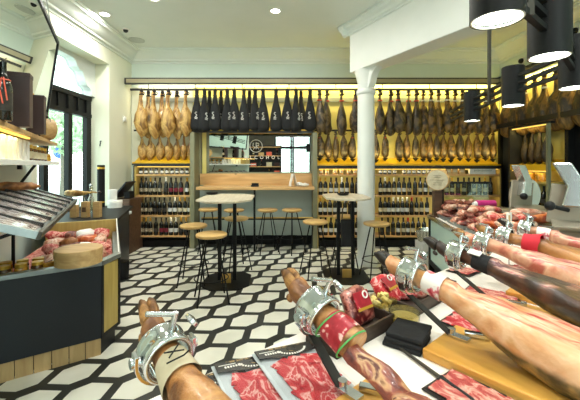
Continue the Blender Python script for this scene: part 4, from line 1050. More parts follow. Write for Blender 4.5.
# ham lying on a wire support by the window
t = thing('wire_support', 'wire ham support standing on the window ledge', 'stand', (PX(82,4.3), 4.3, .86))
b = MB(); b.tube([(-.05,.04,0),(-.03,0,.2),(0,0,.235),(.03,0,.2),(.05,.04,0)], .006, 6); b.tube([(.1,-.04,0),(.1,0,.22),(.12,0,.235),(.14,0,.2),(.14,.04,0)], .006, 6); b.tube([(-.05,.04,.006),(.14,.04,.006)], .005, 6); b.build('wire', M['steel'], t, 60)
t = thing('cured_ham', 'small brown ham lying on a wire support before the window', 'ham', (PX(98,4.3), 4.3, 1.13), 0)
bb = hang_body(.8, .85, .02, 51, sc=.5); bb.xf(Matrix.Rotation(PI/2,4,'Y') @ Matrix.Rotation(0,4,'Z')); bb.build('body', M['ham_pale'], t, 60)
b = MB(); b.ball((.015,0,0), (.03,.02,.018), 10, 6); b.build('hoof', M['hoof'], t, 60)
t = thing('glass_figure', 'small clear glass bottle beside the wire support on the ledge', 'bottle', (PX(91,4.6), 4.6, .86))
b = MB(); b.lathe([(.035,0),(.04,.01),(.03,.09),(.04,.15),(.02,.2),(.016,.27),(.03,.3),(.01,.33)], n=16); b.build('glass_body', M['plastic'], t, 50)
b = MB(); b.lathe([(.012,.328),(.02,.34),(.012,.36)], n=12); b.build('stopper', M['steel'], t, 50)
t = thing('corner_cabinet', 'dark brown wooden cabinet in the corner beside the wine rack', 'cabinet', (-2.80, 5.78, 0))
b = MB(); b.box((0,0,.46), (.30,.5,.90)); b.build('carcass', M['dark_wood'], t, bevel=.004); b = MB(); b.box((0,-.252,.5), (.27,.012,.74)); b.build('door', M['dark_wood'], t, bevel=.003); b = MB(); b.ball((.10,-.268,.55), .012, 10, 6); b.build('knob', M['black'], t, 60)
b = MB(); b.box((0,0,.03), (.28,.46,.06)); b.build('plinth', M['black'], t)
t = thing('slanted_terminal', 'black slanted touch terminal on top of the wooden cabinet', 'terminal', (-2.80, 5.72, .912))
TR = Matrix.Rotation(-.85,4,'Y')
b = MB(); b.box((-.03,0,.15), (.36,.34,.028), M=TR); b.build('screen_panel', M['screen'], t, bevel=.006); b = MB(); b.box((-.022,-.0,.158), (.31,.29,.022), M=TR); b.build('display', M['black'], t)
b = MB(); b.box((.05,0,.06), (.10,.16,.12)); b.build('foot', M['black'], t, bevel=.01)
t = thing('waste_bin', 'small black bin on the floor behind the deli case end', 'bin', (PX(121.0,4.35), 4.35, 0))
b = MB(); b.lathe([(.075,0),(.09,.01),(.1,.2),(.09,.215)], n=24); b.build('bucket', M['black'], t, 45); b = MB(); b.lathe([(.1,.205),(.095,.235),(.02,.25)], n=24); b.build('lid', M['black'], t, 45)
# ------------------------------------------------------------------ ham counter (two units)
CT = .88
def prr(b, pts, z0, z1): return b.prism([(p.x,p.y) for p in pts], z0, z1)
OE, OI = .888, .06
RB = 2.54
def caseX(y, off=0): return 1.57 - .143*(3.8-y) + off
A_ = R(-.35,OE); B_ = R(RB,OE); F_ = R(-.35,OI); E_ = R(2.79,OI); Bm = R(RB,OE); 
Cc = Vector((1.57,3.8,0)); Dd = Vector((2.40,3.72,0))
t = thing('serving_counter', 'white topped serving counter carrying the row of hams on stands', 'counter', (0,0,0))
b = MB(); prr(b, [A_, B_, E_, F_], CT-.04, CT); b.build('worktop', M['marble'], t, bevel=.004)
b = MB(); prr(b, [R(-.32,OE-.03), R(RB-.02,OE-.03), R(2.75,OI+.05), R(-.32,OI+.05)], .1, CT-.04); b.build('body', M['black_panel'], t)
b = MB(); prr(b, [R(-.30,OE-.08), R(RB-.02,OE-.08), R(2.70,OI+.1), R(-.30,OI+.1)], 0, .1); b.build('plinth', M['black'], t)
t = thing('display_counter', 'glass fronted display counter turning back beyond the ham row', 'display case', (0,0,0))
g = Vector((.006,.004,0))
b = MB(); prr(b, [B_+g, Cc, Dd, E_+g], CT, CT+.04); b.build('worktop', M['marble'], t, bevel=.004)
inn = Vector((.05,0,0))
b = MB(); prr(b, [B_+inn+g, Cc+inn-Vector((0,.04,0)), Dd-Vector((.05,.04,0)), E_+g+Vector((-.05,.05,0))], .1, CT); b.build('body', M['black_panel'], t)
b = MB(); prr(b, [B_+inn+g+Vector((.06,.03,0)), Cc+inn+Vector((.05,-.1,0)), Dd-Vector((.1,.1,0)), E_+Vector((-.1,.1,0))], 0, .1); b.build('plinth', M['black'], t)
b = MB(); prr(b, [B_+g+Vector((.02,.02,0)), Cc+Vector((.01,-.03,0)), Cc+Vector((.03,-.03,0)), B_+g+Vector((.04,.02,0))], .42, CT-.01); b.build('front_glass', M['mint'], t)
b = MB()
def bar_(p, q, z0, z1, w=.035): 
    d = (q-p).normalized(); n = Vector((d.y,-d.x,0))*w; prr(b, [p, q, q+n, p+n], z0, z1)
s0 = B_+g+Vector((.005,.01,0)); s1 = Cc+Vector((.0,-.0,0))
bar_(s0, s1, .37, .42); bar_(s1-Vector((.006,.04,0)), s1, .1, CT); bar_(s1+Vector((0,0,0)), s1+Vector((.06,-.005,0)), .1, CT); b.build('black_frame', M['black'], t)
b = MB(); bar_(s0-Vector((.01,0,0)), s1+Vector((-.01,.01,0)), CT+.0, CT+.042, .02); b.build('edge_strip', M['chrome'], t)

# ------------------------------------------------------------------ hams on stands
def ham_frame(r, o, z, tilt):
    """matrix: local x runs from hoof to butt along the counter's depth; tilt lifts the hoof"""
    x = (HV*math.cos(tilt) + Vector((0,0,-math.sin(tilt)))).normalized(); y = Vector((0,0,1)).cross(x).normalized(); zz = x.cross(y)
    p = R(r, o, z)
    return Matrix(((x.x,y.x,zz.x,p.x),(x.y,y.y,zz.y,p.y),(x.z,y.z,zz.z,p.z),(0,0,0,1)))
HPROF = [  # x, y0, z0, ry, rz
 (-.088,0,.006,.030,.026),(-.075,0,.0,.034,.031),(-.055,0,0,.033,.032),(-.03,0,0,.031,.031),(.03,0,0,.031,.031),(.09,0,-.003,.034,.034),(.15,0,-.008,.043,.041),
 (.21,.003,-.016,.060,.054),(.28,.008,-.026,.084,.069),(.36,.012,-.036,.104,.081),(.45,.014,-.044,.120,.088),(.54,.012,-.050,.124,.088),(.62,.006,-.052,.112,.080),(.68,0,-.052,.085,.062),(.72,0,-.05,.045,.034)]
def ham_body(prof, seed, flat_top=None, amp=.008, n=24):
    b = MB(); rings = []
    # resample for smoothness
    pr_ = []
    for i in range(len(prof)-1):
        for s in range(3):
            k = s/3; pr_.append([prof[i][q]*(1-k)+prof[i+1][q]*k for q in range(5)])
    pr_.append(list(prof[-1]))
    for x, y0, z0, ry, rz in pr_:
        ring = []
        for j in range(n):
            a = 2*PI*j/n; z = rz*math.sin(a)
            if flat_top is not None and x > flat_top[0]:
                lim = rz*flat_top[1]
                if z > lim: z = lim + (z-lim)*.15
            ring.append(Vector((x, y0 + ry*math.cos(a), z0 + z)))
        rings.append(ring)
    b.loft(rings); b.jitter(amp, 11, seed); b.jitter(amp*.4, 40, seed+3); return b
def hoof_mesh(bend=.2):
    b = MB(); hs = .70
    for s in (-1, 1):
        b.loft([[Vector((x, s*.011 + .8*ry*math.cos(2*PI*j/10), z0 + rz*math.sin(2*PI*j/10))) for j in range(10)] for x, ry, rz, z0 in
            ((-.135,.016,.022,.0),(-.165,.018,.024,.004),(-.195,.015,.018,.008),(-.222,.006,.007,.004))])
    for s in (-1, 1): b.ball((-.125, s*.024, -.026), (.018,.009,.010), 8, 6)
    b.xf(Matrix.Diagonal((hs,1,1,1)))
    for v in b.v: v.z += bend*max(0, -v.x-.05)
    return b
def collar_parts(t, Mx, rr=.044, ln=.056, fork=True, handle=1):
    b = MB(); R90 = Matrix.Rotation(PI/2,4,'Y')
    b.lathe([(rr,-ln/2),(rr+.011,-ln/2),(rr+.013,-ln/2+.006),(rr+.010,-.01),(rr+.010,.01),(rr+.013,ln/2-.006),(rr+.011,ln/2),(rr,ln/2),(rr,-ln/2)], (0,0,0), 36, R90, caps=False)
    b.xf(Mx); b.build('clamp_ring', M['chrome'], t, 40)
    b = MB()
    for x in (-ln/2, ln/2): b.ring((x,0,0), rr+.007, .006, 36, 8, R90)
    b.xf(Mx); b.build('ring_lip', M['steel'], t, 60)
    # fork: flat U strap either side down to the pivot
    b = MB(); pts = []
    q = [(-.012, s) for s in ()]
    arc = [Vector((.0, (rr+.022)*math.cos(a), (rr+.022)*math.sin(a))) for a in [PI*(1+.0) + PI*i/14 for i in range(15)]]
    arc = [Vector((0, -(rr+.022), .02))] + arc + [Vector((0, rr+.022, .02))]
    rings = []
    for p in arc:
        c = Vector((0, p.y, p.z)); n_ = Vector((0, p.y, min(p.z,0.0001))).normalized()
        rings.append([c + n_*.004 + Vector((-.013,0,0)), c + n_*.004 + Vector((.013,0,0)), c - n_*.004 + Vector((.013,0,0)), c - n_*.004 + Vector((-.013,0,0))])
    b.loft(rings); b.xf(Mx); b.build('fork', M['chrome'], t, bevel=.001)
    for s in (-1, 1):
        b = MB(); b.cyl((0, s*(rr+.012), .0), .012, .02 , 16, Matrix.Rotation(-s*PI/2,4,'X')); b.xf(Mx); b.build('pivot_bolt', M['steel'], t, 40)
    # tightening screw with cross handle
    b = MB(); b.tube([(0,.01,rr),(.0,.02,rr+.05)], .007, 10); b.build_h = None
    b.tube([(0,.02,rr+.045),(-.01,-.045,rr+.06)] if handle else [(0,.02,rr+.045),(0,.03,rr+.07)], .006, 8); b.xf(Mx); b.build('screw', M['steel'], t, 60)
    b = MB(); b.lathe([(.004,0),(.019,.004),(.019,.012),(.004,.016)], (0,.0,0), 16); 
    b.xf(Mx @ Matrix.Translation((0,.055,rr+.012)) @ Matrix.Rotation(-.9,4,'X')); b.build('wing_knob', M['steel'], t, 45)
def stand(name, label, r, o, z, tilt, base_r, base_o, board_mat='board', board_w=.22, o_far=.52, o_near=.08, brd=True):
    t = thing(name, label, 'ham stand', (0,0,0)); Mx = ham_frame(r, o, z, tilt)
    collar_parts(t, Mx)
    top = Mx @ Vector((0,0,-.075)); bot = R(base_r, base_o, CT+.03 if brd else CT)
    d = top-bot; rings = []
    for p, w in ((bot,.014),(bot+d*.5,.014),(top,.013)):
        rings.append([p + RV*w + HV*.004, p - RV*w + HV*.004, p - RV*w - HV*.004, p + RV*w - HV*.004])
    b = MB(); b.loft(rings); b.build('upright', M['rail'], t)
    if brd:
        m = MB(); pts = [R(r-board_w/2, o_far), R(r+board_w/2, o_far), R(r+board_w/2, o_near), R(r-board_w/2, o_near)]
        c = sum(pts, Vector())/4; mm = MB(); mm.box((0,0,.015), (o_far-o_near, board_w, .03))
        o_ = mm.build('base_board', M[board_mat], t, bevel=.004, loc=(c.x,c.y,CT)); o_.rotation_euler = (0,0,math.atan2(HV.y,HV.x))
        q = R(base_r, base_o-.02, CT+.03); m = MB(); m.box((0,0,.004), (.07,.03,.008)); m.cyl((-.02,0,.004), .012, .02, 12); ob = m.build('foot_plate', M['steel'], t, loc=q); ob.rotation_euler = (0,0,math.atan2(HV.y,HV.x))
        q = R(base_r+.05, base_o-.06, CT+.03); m = MB(); m.box((0,0,.008), (.075,.022,.016)); m.cyl((.028,0,.008),.011,.012,14); ob = m.build('latch', M['chrome'], t, bevel=.003, loc=q); ob.rotation_euler = (0,0,math.atan2(HV.y,HV.x)+.5)
    return t, Mx
def ham(label, Mx, prof, bodym, hoofm, seed, flat=None, band=None, bandx=.10, cord=None, amp=.008, bend=.2):
    t = thing('cured_ham', label, 'ham', Mx.translation); t.rotation_euler = Mx.to_euler()
    hb = ham_body(prof, seed, flat, amp)
    for v in hb.v: v.z += bend*max(0, -v.x-.05)
    hb.build('body', bodym, t, 60)
    hoof_mesh(bend).build('hoof', hoofm, t, 50)
    if band:
        b = MB(); 
        def rad(x):
            for i in range(len(prof)-1):
                if prof[i][0] <= x <= prof[i+1][0]:
                    k = (x-prof[i][0])/(prof[i+1][0]-prof[i][0]); return [prof[i][q]*(1-k)+prof[i+1][q]*k for q in range(5)]
            return prof[-1]
        rings = []
        for x in (bandx-.03, bandx, bandx+.035):
            _, y0, z0, ry, rz = rad(x); rings.append([Vector((x, y0+(ry+.006)*math.cos(2*PI*j/20), z0+(rz+.006)*math.sin(2*PI*j/20))) for j in range(20)])
        b.loft(rings, caps=False); b.jitter(.003, 20, seed); b.build('paper_band', band, t, 60)
    if cord:
        b = MB()
        for x in (bandx-.034, bandx+.04): b.ring((x,0,-.004), .046, .0022, 24, 6, Matrix.Rotation(PI/2+.25,4,'Y'))
        b.build('cord', cord, t, 60)
    return t
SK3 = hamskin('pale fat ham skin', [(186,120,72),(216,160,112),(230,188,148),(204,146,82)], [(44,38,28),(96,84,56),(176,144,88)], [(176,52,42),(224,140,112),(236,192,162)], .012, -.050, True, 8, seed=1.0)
SK4 = hamskin('black rind ham skin', [(30,20,15),(56,35,25),(100,62,42)], [(24,20,16),(44,36,26),(92,74,46)], [(140,44,50),(206,120,108),(236,190,170),(120,60,70)], .012, -.045, True, 9, seed=2.0)
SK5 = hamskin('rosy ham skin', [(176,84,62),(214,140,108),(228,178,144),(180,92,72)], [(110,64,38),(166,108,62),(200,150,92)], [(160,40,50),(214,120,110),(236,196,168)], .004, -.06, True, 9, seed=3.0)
SK6 = hamskin('golden ham skin', [(110,62,30),(170,112,58),(206,152,90)], [(104,66,34),(150,100,50)], [(206,110,86),(236,180,150)], .035, -.06, True, 9, seed=4.0)
SKL = hamskin('tan leg skin', [(110,66,34),(176,120,68),(212,162,108)], [(110,76,46),(160,116,70)], [(206,160,110),(226,190,140)], .9, -.9, None, 14, seed=5.0)
ZC = 1.085
# first: only its shank reaches into view, steeply tilted
s, Mx = stand('ham_stand', 'ham stand with a big chrome ring holding the steeply raised shank, first of the row', .285, .78, 1.045, .16, .29, .70, 'board', .16, .72, .45)
PROF1 = [(x, y, z, ry*1.02, rz*1.02) for x, y, z, ry, rz in HPROF]
h1 = ham('tan shank with a written paper band, in the first ring beside the sliced packs', Mx, [p for p in PROF1 if p[0] <= .16]+ [(.20,0,-.012,.054,.048),(.25,0,-.018,.06,.05),(.27,0,-.02,.045,.038)], SKL, M['hoof_tan'], 61, None, M['lab_c'], .07, None, bend=.45)
b = MB(); b.tube([(.055,-.025,.043),(.075,.012,.049)], .0018, 5); b.tube([(.078,-.022,.045),(.052,.008,.049)], .0018, 5); b.tube([(.085,-.03,.040),(.09,.005,.049),(.08,.02,.047)], .0018, 5); b.build('ink_mark', M['black'], h1)
# second: carved down ham
s, Mx = stand('ham_stand', 'ham stand whose ring holds the ham carved down to the bone', .65, .645, ZC, .34, .655, .56, 'board', .26, .55)
DRY = [(-.098,0,.004,.030,.028),(-.085,0,0,.034,.032),(-.06,0,0,.033,.032),(0,0,0,.032,.032),(.06,0,0,.036,.036),(.11,0,.0,.040,.040),(.135,0,.0,.038,.036)]
DRY2 = [(.12,0,-.010,.024,.022),(.16,.004,-.020,.032,.024),(.22,.006,-.022,.040,.026),(.28,.0,-.020,.050,.030),(.34,-.004,-.016,.066,.040),(.40,0,-.012,.078,.052),(.46,.004,-.014,.088,.058),(.53,.0,-.022,.084,.054),(.60,0,-.03,.060,.04),(.63,0,-.03,.03,.02)]
h2 = ham('ham carved down to dark meat and bone, with red paper band and green cord', Mx, DRY, SKL, M['hoof_tan'], 62, None, M['label_red'], .085, M['green_cord'])
DRY2 = [(x,y,z,ry*.80,rz*.9) for x,y,z,ry,rz in DRY2 if x < .5] + [(.53,.0,-.004,.05,.03),(.55,0,0,.03,.016)]
ham_body(DRY2, 63, None, .022).build('carved_meat', M['dry'], h2, 60)
b = MB(); b.tube([(.10,.034,-.018),(.17,.040,-.032),(.26,.042,-.034),(.36,.055,-.030),(.45,.066,-.026)], [.006,.007,.008,.009,.007], 8); b.jitter(.006, 20, 4); b.build('fat_edge', M['bone'], h2, 60)
b = MB(); b.tube([(.30,-.01,-.006),(.36,.0,.016),(.42,.01,.020),(.48,.02,.008)], [.006,.012,.013,.008], 10); b.jitter(.006, 24, 6); b.build('bone', M['bone'], h2, 60)
# third: big pale ham
s, Mx = stand('ham_stand', 'ham stand with oiled board holding the big pale fat ham', 1.11, .628, ZC+.003, .14, 1.14, .50, 'board', .24, .525)
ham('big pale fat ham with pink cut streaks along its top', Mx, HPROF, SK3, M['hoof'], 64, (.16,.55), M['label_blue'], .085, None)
# fourth: black rind
s, Mx = stand('ham_stand', 'ham stand holding the dark rind ham with the white tag', 1.526, .645, ZC, .12, 1.535, .50, 'board', .22, .52)
h4 = ham('dark rind ham with black hoof and white tag on its shank', Mx, [(x,y,z,ry*.9,rz*.85) for x,y,z,ry,rz in HPROF], SK4, M['hoof'], 65, (.16,.5), M['black_soft'], .10, None)
b = MB(); b.box((.075,-.018,.036), (.05,.035,.003), M=Matrix.Rotation(.3,4,'X')); b.build('white_tag', M['white_tag'], h4)
s, Mx = stand('ham_stand', 'ham stand holding the rosy pink ham', 1.84, .65, ZC, .12, 1.85, .50, 'board', .22, .52)
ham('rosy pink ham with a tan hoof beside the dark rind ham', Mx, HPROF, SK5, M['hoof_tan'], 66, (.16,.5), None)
s, Mx = stand('ham_stand', 'ham stand holding the golden ham wrapped in red cloth', 2.12, .64, ZC-.005, .10, 2.13, .50, 'board', .2, .52)
h6 = ham('golden ham with a bright red cloth around its shank', Mx, [(x,y,z,ry*.92,rz*.9) for x,y,z,ry,rz in HPROF], SK6, M['hoof_tan'], 67, (.2,.6), None)
b = MB(); b.lathe([(.048,.09),(.054,.12),(.060,.16),(.055,.165)], (0,0,-.006), 20, Matrix.Rotation(PI/2,4,'Y'), caps=False); b.loft([[Vector((.10+.055*k, -.048-.006*k, -.03)), Vector((.10+.055*k, -.052-.006*k,-.03)), Vector((.105+.045*k,-.060,-.085+.02*k)), Vector((.105+.045*k,-.056,-.085+.02*k))] for k in (0,1)]); b.jitter(.006, 25, 2); b.build('red_cloth', M['red_cloth'], h6, 60)
s, Mx = stand('ham_stand', 'ham stand holding the last rosy ham before the slicers', 2.43, .62, ZC, .10, 2.44, .50, 'board', .2, .52)
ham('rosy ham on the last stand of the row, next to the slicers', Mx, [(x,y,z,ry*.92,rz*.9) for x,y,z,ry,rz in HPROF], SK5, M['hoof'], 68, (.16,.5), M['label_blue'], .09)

# ------------------------------------------------------------------ packs and trays on the counter
def sliced_pack(w, d, mat, seed, header=True):
    t = thing('sliced_ham_pack', 'pack', 'packet'); random.seed(seed)
    b = MB(); b.box((0,0,.0015), (w,d,.003)); b.build('backing', M['pack_back'] if header else M['card_black'], t)
    b = MB(); hd = .056 if header else 0
    nx, ny = 3, 5
    for j in range(ny):
        for i in range(nx):
            cw, cd = (w-(.05 if header else .03))/nx*1.75, (d-hd-.03)/ny*1.75
            x = -w/2+(.042 if header else .02)+(w-(.062 if header else .04))*(i+.5)/nx; y = d/2-hd-.015-(d-hd-.03)*(j+.5)/ny
            q = MB(); q.box((0,0,0), (cw*.72,cd*.72,.0035)); m_ = Matrix.Translation((x,y,.006+.0012*((i+j) % 3))) @ Matrix.Rotation(random.uniform(-.5,.5),4,'Z') @ Matrix.Rotation(random.uniform(-.05,.05),4,'X')
            q.xf(m_); b.add(q.v, q.f)
    b.build('slices', mat, t, bevel=.002)
    if header:
        b = MB(); n_ = 13; top = d/2; top -= .004; pts = [(-w/2+.006,top),(w/2-.006,top)]
        low = [(-w/2+.006+(w-.012)*i/n_, top-hd*(.82+.22*math.sin(PI*i/n_)**2)) for i in range(n_+1)]
        b.prism(pts[:1]+low+pts[1:][:1], .009, .0115); b.build('header_card', M['card_black'], t)
        b = MB()
        for i in range(15):
            a = PI*1.12 + PI*.76*i/14; b.box((.02+.05*math.cos(a), top-.012+.038*math.sin(a), .012), (.0045,.007,.001), a+PI/2)
        for i in range(7): b.box((-w*.34+.008*i, top-.030, .012), (.005,.008,.001))
        b.box((-w*.30, top-.018, .012), (.05,.002,.001)); b.build('header_print', M['white_mat'], t)
        b = MB(); b.ring((.02, top-.022, .0118), .014, .0012, 20, 4); b.box((.02,top-.006,.0118),(w*.8,.008,.0008)); b.build('header_ornament', M['card_print'], t)
    b = MB(); b.box((0,-hd/2,.0145), (w-.004,d-hd-.004,.0012)); b.jitter(.004, 30, seed); b.build('film', M['film'], t)
    return t
def place_pack(t, far_left, ang, roll, label, w, d):
    c = far_left + Vector((math.cos(ang)*w/2, math.sin(ang)*w/2, 0)) - Vector((-math.sin(ang)*d/2, math.cos(ang)*d/2, 0))
    t.location = c; t.rotation_euler = (0, roll, ang); t['label'] = label
a_ = math.radians(27)
W1, D1 = .20, .30
for k, (px, py, lab, mk, z) in enumerate(((172,383,'vacuum pack of sliced ham mostly under the next packs, at the first ring','slices',.883),
        (211,366,'vacuum pack of red sliced ham with black header, between two overlapping packs','slices',.889), (251.5,353.5,'vacuum pack of red sliced ham with black header, topmost and nearest the carved ham','slices',.896))):
    p = G(px, py, z+.012); p.z = z
    place_pack(sliced_pack(W1, D1, M[mk], 20+k), p, a_, .07 if k else 0, lab, W1, D1)
p = G(437, 374, .9); p.z = CT+.003
place_pack(sliced_pack(.155, .26, M['slices_pink'], 33, False), R(.845,.45,CT+.003), math.atan2(RV.y,RV.x)-.1, 0, 'black tray of pink sliced ham beside the sharpening steel', .155, .26)
# trays with packs
def tray(label, r0, r1, o0, o1, h=.05):
    t = thing('wooden_tray', label, 'tray', R((r0+r1)/2,(o0+o1)/2,CT), RANG); L_, W_ = r1-r0, o1-o0
    b = MB(); b.box((0,0,.006), (L_,W_,.012)); b.build('bottom', M['tray_wood'], t)
    for s in (-1,1):
        b = MB(); b.box((0,s*(W_/2-.005),h/2), (L_,.010,h)); b.build('side', M['tray_wood'], t, bevel=.002)
        b = MB(); b.box((s*(L_/2-.005),0,h/2), (.010,W_-.02,h)); b.build('end', M['tray_wood'], t, bevel=.002)
tray('dark wooden tray of vacuum packed sausages behind the carved ham', .78, 1.10, .69, .83)
tray('dark wooden tray of red sliced packs behind the big pale ham', 1.21, 1.50, .68, .85)
def vac_pack(name, label, loc, rz, tilt, w, h, body, labm, group=None):
    t = thing(name, label, 'packet', loc); t.rotation_euler = (tilt, 0, rz)
    b = MB(); rings = []
    for z, k, th in ((0,.6,.008),(.01,.94,.022),(h*.3,1,.030),(h*.6,1,.030),(h-.012,.9,.020),(h,.55,.006)):
        rings.append([Vector((w/2*k*math.copysign(abs(math.cos(a))**.6, math.cos(a)), th*math.copysign(abs(math.sin(a))**.8, math.sin(a)), z)) for a in [2*PI*j/18 for j in range(18)]])
    b.loft(rings); b.jitter(.012, 16, w*50+rz); b.build('wrapped_meat', body, t, 60)
    b = MB(); b.box((.0,-.034,h*.62), (w*.62,.006,h*.42), M=Matrix.Rotation(-.06,4,'X')); b.build('label', labm, t, bevel=.002)
    b = MB(); b.box((.0,-.0375,h*.40), (w*.6,.003,.010)); b.build('yellow_stripe', M['cap_g'], t)
    b = MB(); b.ring((w*.12,-.040,h*.72), .012, .003, 16, 5, Matrix.Rotation(PI/2,4,'X')); b.build('crest', M['white_mat'], t)
    return t
ra = RANG
vac_pack('sausage_pack', 'vacuum pack of dark cured sausage leaning in the tray, next to the carved ham', R(.855,.775,CT+.014), ra+.15, -.5, .14, .15, M['slices_dark'], M['label_red'])
vac_pack('sausage_pack', 'vacuum pack of dark cured sausage leaning in the tray, next to the cheese tub', R(1.0,.755,CT+.014), ra-.05, -.45, .13, .14, M['slices_dark'], M['label_red'])
t = thing('cheese_tub', 'clear plastic tub heaped with yellow cheese pieces beside the tray', 'tub', R(1.15,.795,CT+.001), RANG)
b = MB(); b.loft([[Vector((x*k,y*k,z)) for x, y in ((-.06,-.05),(.06,-.05),(.06,.05),(-.06,.05))] for z, k in ((0,.85),(.06,1.0))]); b.build('plastic_tub', M['plastic'], t)
b = MB(); random.seed(4)
for i in range(26): b.box((random.uniform(-.042,.042), random.uniform(-.034,.034), .012+.06*random.random()), (.022,.018,.015), M=Matrix.Rotation(random.random()*3,4,Vector((random.random(),random.random(),1))))
ch = b.build('cheese_pieces', M['cheese'], t, bevel=.002); ch['kind'] = 'stuff'
t = thing('round_tub', 'round clear plastic tub with lid in front of the cheese tub', 'tub', R(1.135,.672,CT+.001))
b = MB(); b.lathe([(.046,0),(.052,.004),(.056,.055),(.0,.056)], n=28); b.build('tub_body', M['plastic'], t, 45); b = MB(); b.lathe([(.044,.005),(.05,.036),(.0,.038)], n=24); b.build('contents', M['cheese'], t, 45)
b = MB(); b.lathe([(.059,.052),(.059,.062),(.052,.066),(.005,.066)], n=28); b.build('lid', M['film'], t, 45)
for i, (r, o, rz, m_) in enumerate(((1.265,.79,.1,'slices'),(1.36,.765,-.15,'slices'),(1.44,.75,.2,'slices_pink'))):
    vac_pack('sliced_pack', f'vacuum pack of bright red slices leaning in the second tray, {ORD[i]} from the round tub', R(r,o,CT+.014), ra+rz, -.75, .12, .13, M[m_], M['red_cloth'] if i == 1 else M['label_red'], 'red packs in the second tray')
t = thing('napkin_stack', 'stack of folded black cloth napkins in front of the round tub', 'napkin', R(1.035,.605,CT), RANG+.25)
for i in range(3):
    b = MB(); b.box((.004*i,-.003*i,.008+.0155*i), (.135-.004*i,.125-.003*i,.0145)); b.jitter(.006, 14, i); b.build('folded_napkin', M['black_soft'], t, bevel=.004)
t = thing('sharpening_steel', 'long thin sharpening steel lying on the white worktop', 'knife sharpener', (0,0,0))
p0 = G(394,343.6,CT+.008); p1 = G(441,378,CT+.008); p0.z = p1.z = CT+.008; d = (p1-p0)
b = MB(); b.tube([p0, p0+d*.1, p1], [.002,.004,.0055], 10); b.build('rod', M['bronze'], t, 60); b = MB(); b.tube([p1, p1+d*.08, p1+d*.5, p1+d*.55], [.009,.0075,.0078,.006], 12); b.build('handle', M['black'], t, 60)
# trays and packs between the farther hams, along the outer edge
for i, (r, o, mk, w, d, rz) in enumerate(((1.32,.50,'slices',.15,.2,.0),(1.69,.56,'slices_pink',.13,.22,.1),(1.68,.80,'slices',.15,.13,.1),(1.97,.80,'slices_pink',.15,.13,-.1),(2.27,.78,'slices',.15,.13,.1),(2.27,.55,'slices_pink',.10,.2,0))):
    place_pack(sliced_pack(w, d, M[mk], 40+i, False), R(r-w/2,o+d/2,CT+.003), ra+rz, 0, ['black tray of red sliced ham between the big pale ham and the dark rind ham','black tray of pink sliced ham between the dark rind ham and the rosy ham','black tray of red slices at the counter edge behind the dark rind ham',
        'black tray of pink slices at the counter edge behind the rosy ham','black tray of red slices at the counter edge behind the golden ham','narrow black tray of pink slices between the last two stands'][i], w, d)
t = thing('herb_bunch', 'bunch of dark green bay leaves lying at the counter edge behind the dark rind ham', 'herbs', R(1.57,.80,CT+.002), .4)
b = MB(); random.seed(9)
for i in range(40):
    c = Vector((random.gauss(0,.035), random.gauss(0,.025), .01+.03*random.random())); q = Matrix.Rotation(random.random()*6.28,4,'Z') @ Matrix.Rotation(random.uniform(-.5,.5),4,'X')
    b.add([c + q @ Vector(v) for v in ((-.022,0,0),(0,-.008,.002),(.022,0,0),(0,.008,.004))], [(0,1,2,3)])
b.build('leaves', pm('bay leaves', [(58,74,36),(86,104,54)], 9, .5), t)
b = MB(); b.tube([(-.05,0,.01),(.03,.005,.015)], .003, 6); b.build('stems', M['bark'], t)
t = thing('price_card', 'small white price card in a square frame beside the red cloth', 'card', R(2.26,.66,CT), RANG)
b = MB()
for s in (-1,1): b.box((s*.03,0,.27), (.012,.008,.09)); b.box((0,0,.27+s*.042), (.07,.008,.012))
b.build('card_frame', M['gloss_white'], t); b = MB(); b.box((0,.003,.27), (.05,.003,.07)); b.build('card', M['tan_wood'], t); b = MB(); b.tube([(0,0,.008),(0,0,.23)], .003, 6); b.cyl((0,0,0), .03, .008, 16); b.build('stem', M['steel'], t)

# ------------------------------------------------------------------ on the display counter: crates of sausages, slicers, wooden sign
DT = CT+.04
def crate(label, x, y, rz, w, d, h):
    t = thing('sausage_tray', label, 'tray', (x, y, DT), rz)
    b = MB(); b.box((0,0,.006), (w,d,.012)); b.build('bottom', M['rim'], t)
    for s in (-1,1):
        b = MB(); b.box((s*(w/2-.006),0,h/2), (.012,d,h)); b.build('side', M['rim'], t); b = MB(); b.box((0,s*(d/2-.006),h/2), (w-.026,.012,h)); b.build('end', M['rim'], t)
random.seed(21)
heapn = 0
protos = {}
for mk, nm in (('cured','cured_sausage'),('meat','cured_meat_piece'),('chorizo','chorizo'),('slices_pink','wrapped_slice_pack')):
    b = MB(); lump(b, (0,0,0), .030 if mk != 'meat' else .045, .15, 0, heapn, 0); o = tag(b.build(nm, M[mk], None, 60), nm, 'sausage' if mk in ('cured','chorizo') else 'meat'); protos[mk] = [o, False]; heapn += 1
def put_heap(mk, loc, rot, label, group):
    o, used = protos[mk]
    if used: o = o.copy(); COL.objects.link(o)
    protos[mk][1] = True; o.location = loc; o.rotation_euler = rot; o['label'] = label; o['group'] = group
WH = {'cured':'small dark cured sausage','meat':'pale cured meat piece','chorizo':'orange chorizo','slices_pink':'pink wrapped slice pack'}
SPOTS = [(3.55,.20,'tray by the wooden sign',['cured','cured','meat','cured']),(3.05,.22,'middle tray of cured meats',['cured','slices_pink','cured','meat']),(2.58,.24,'tray by the red cloth',['meat','cured','chorizo','slices_pink'])]
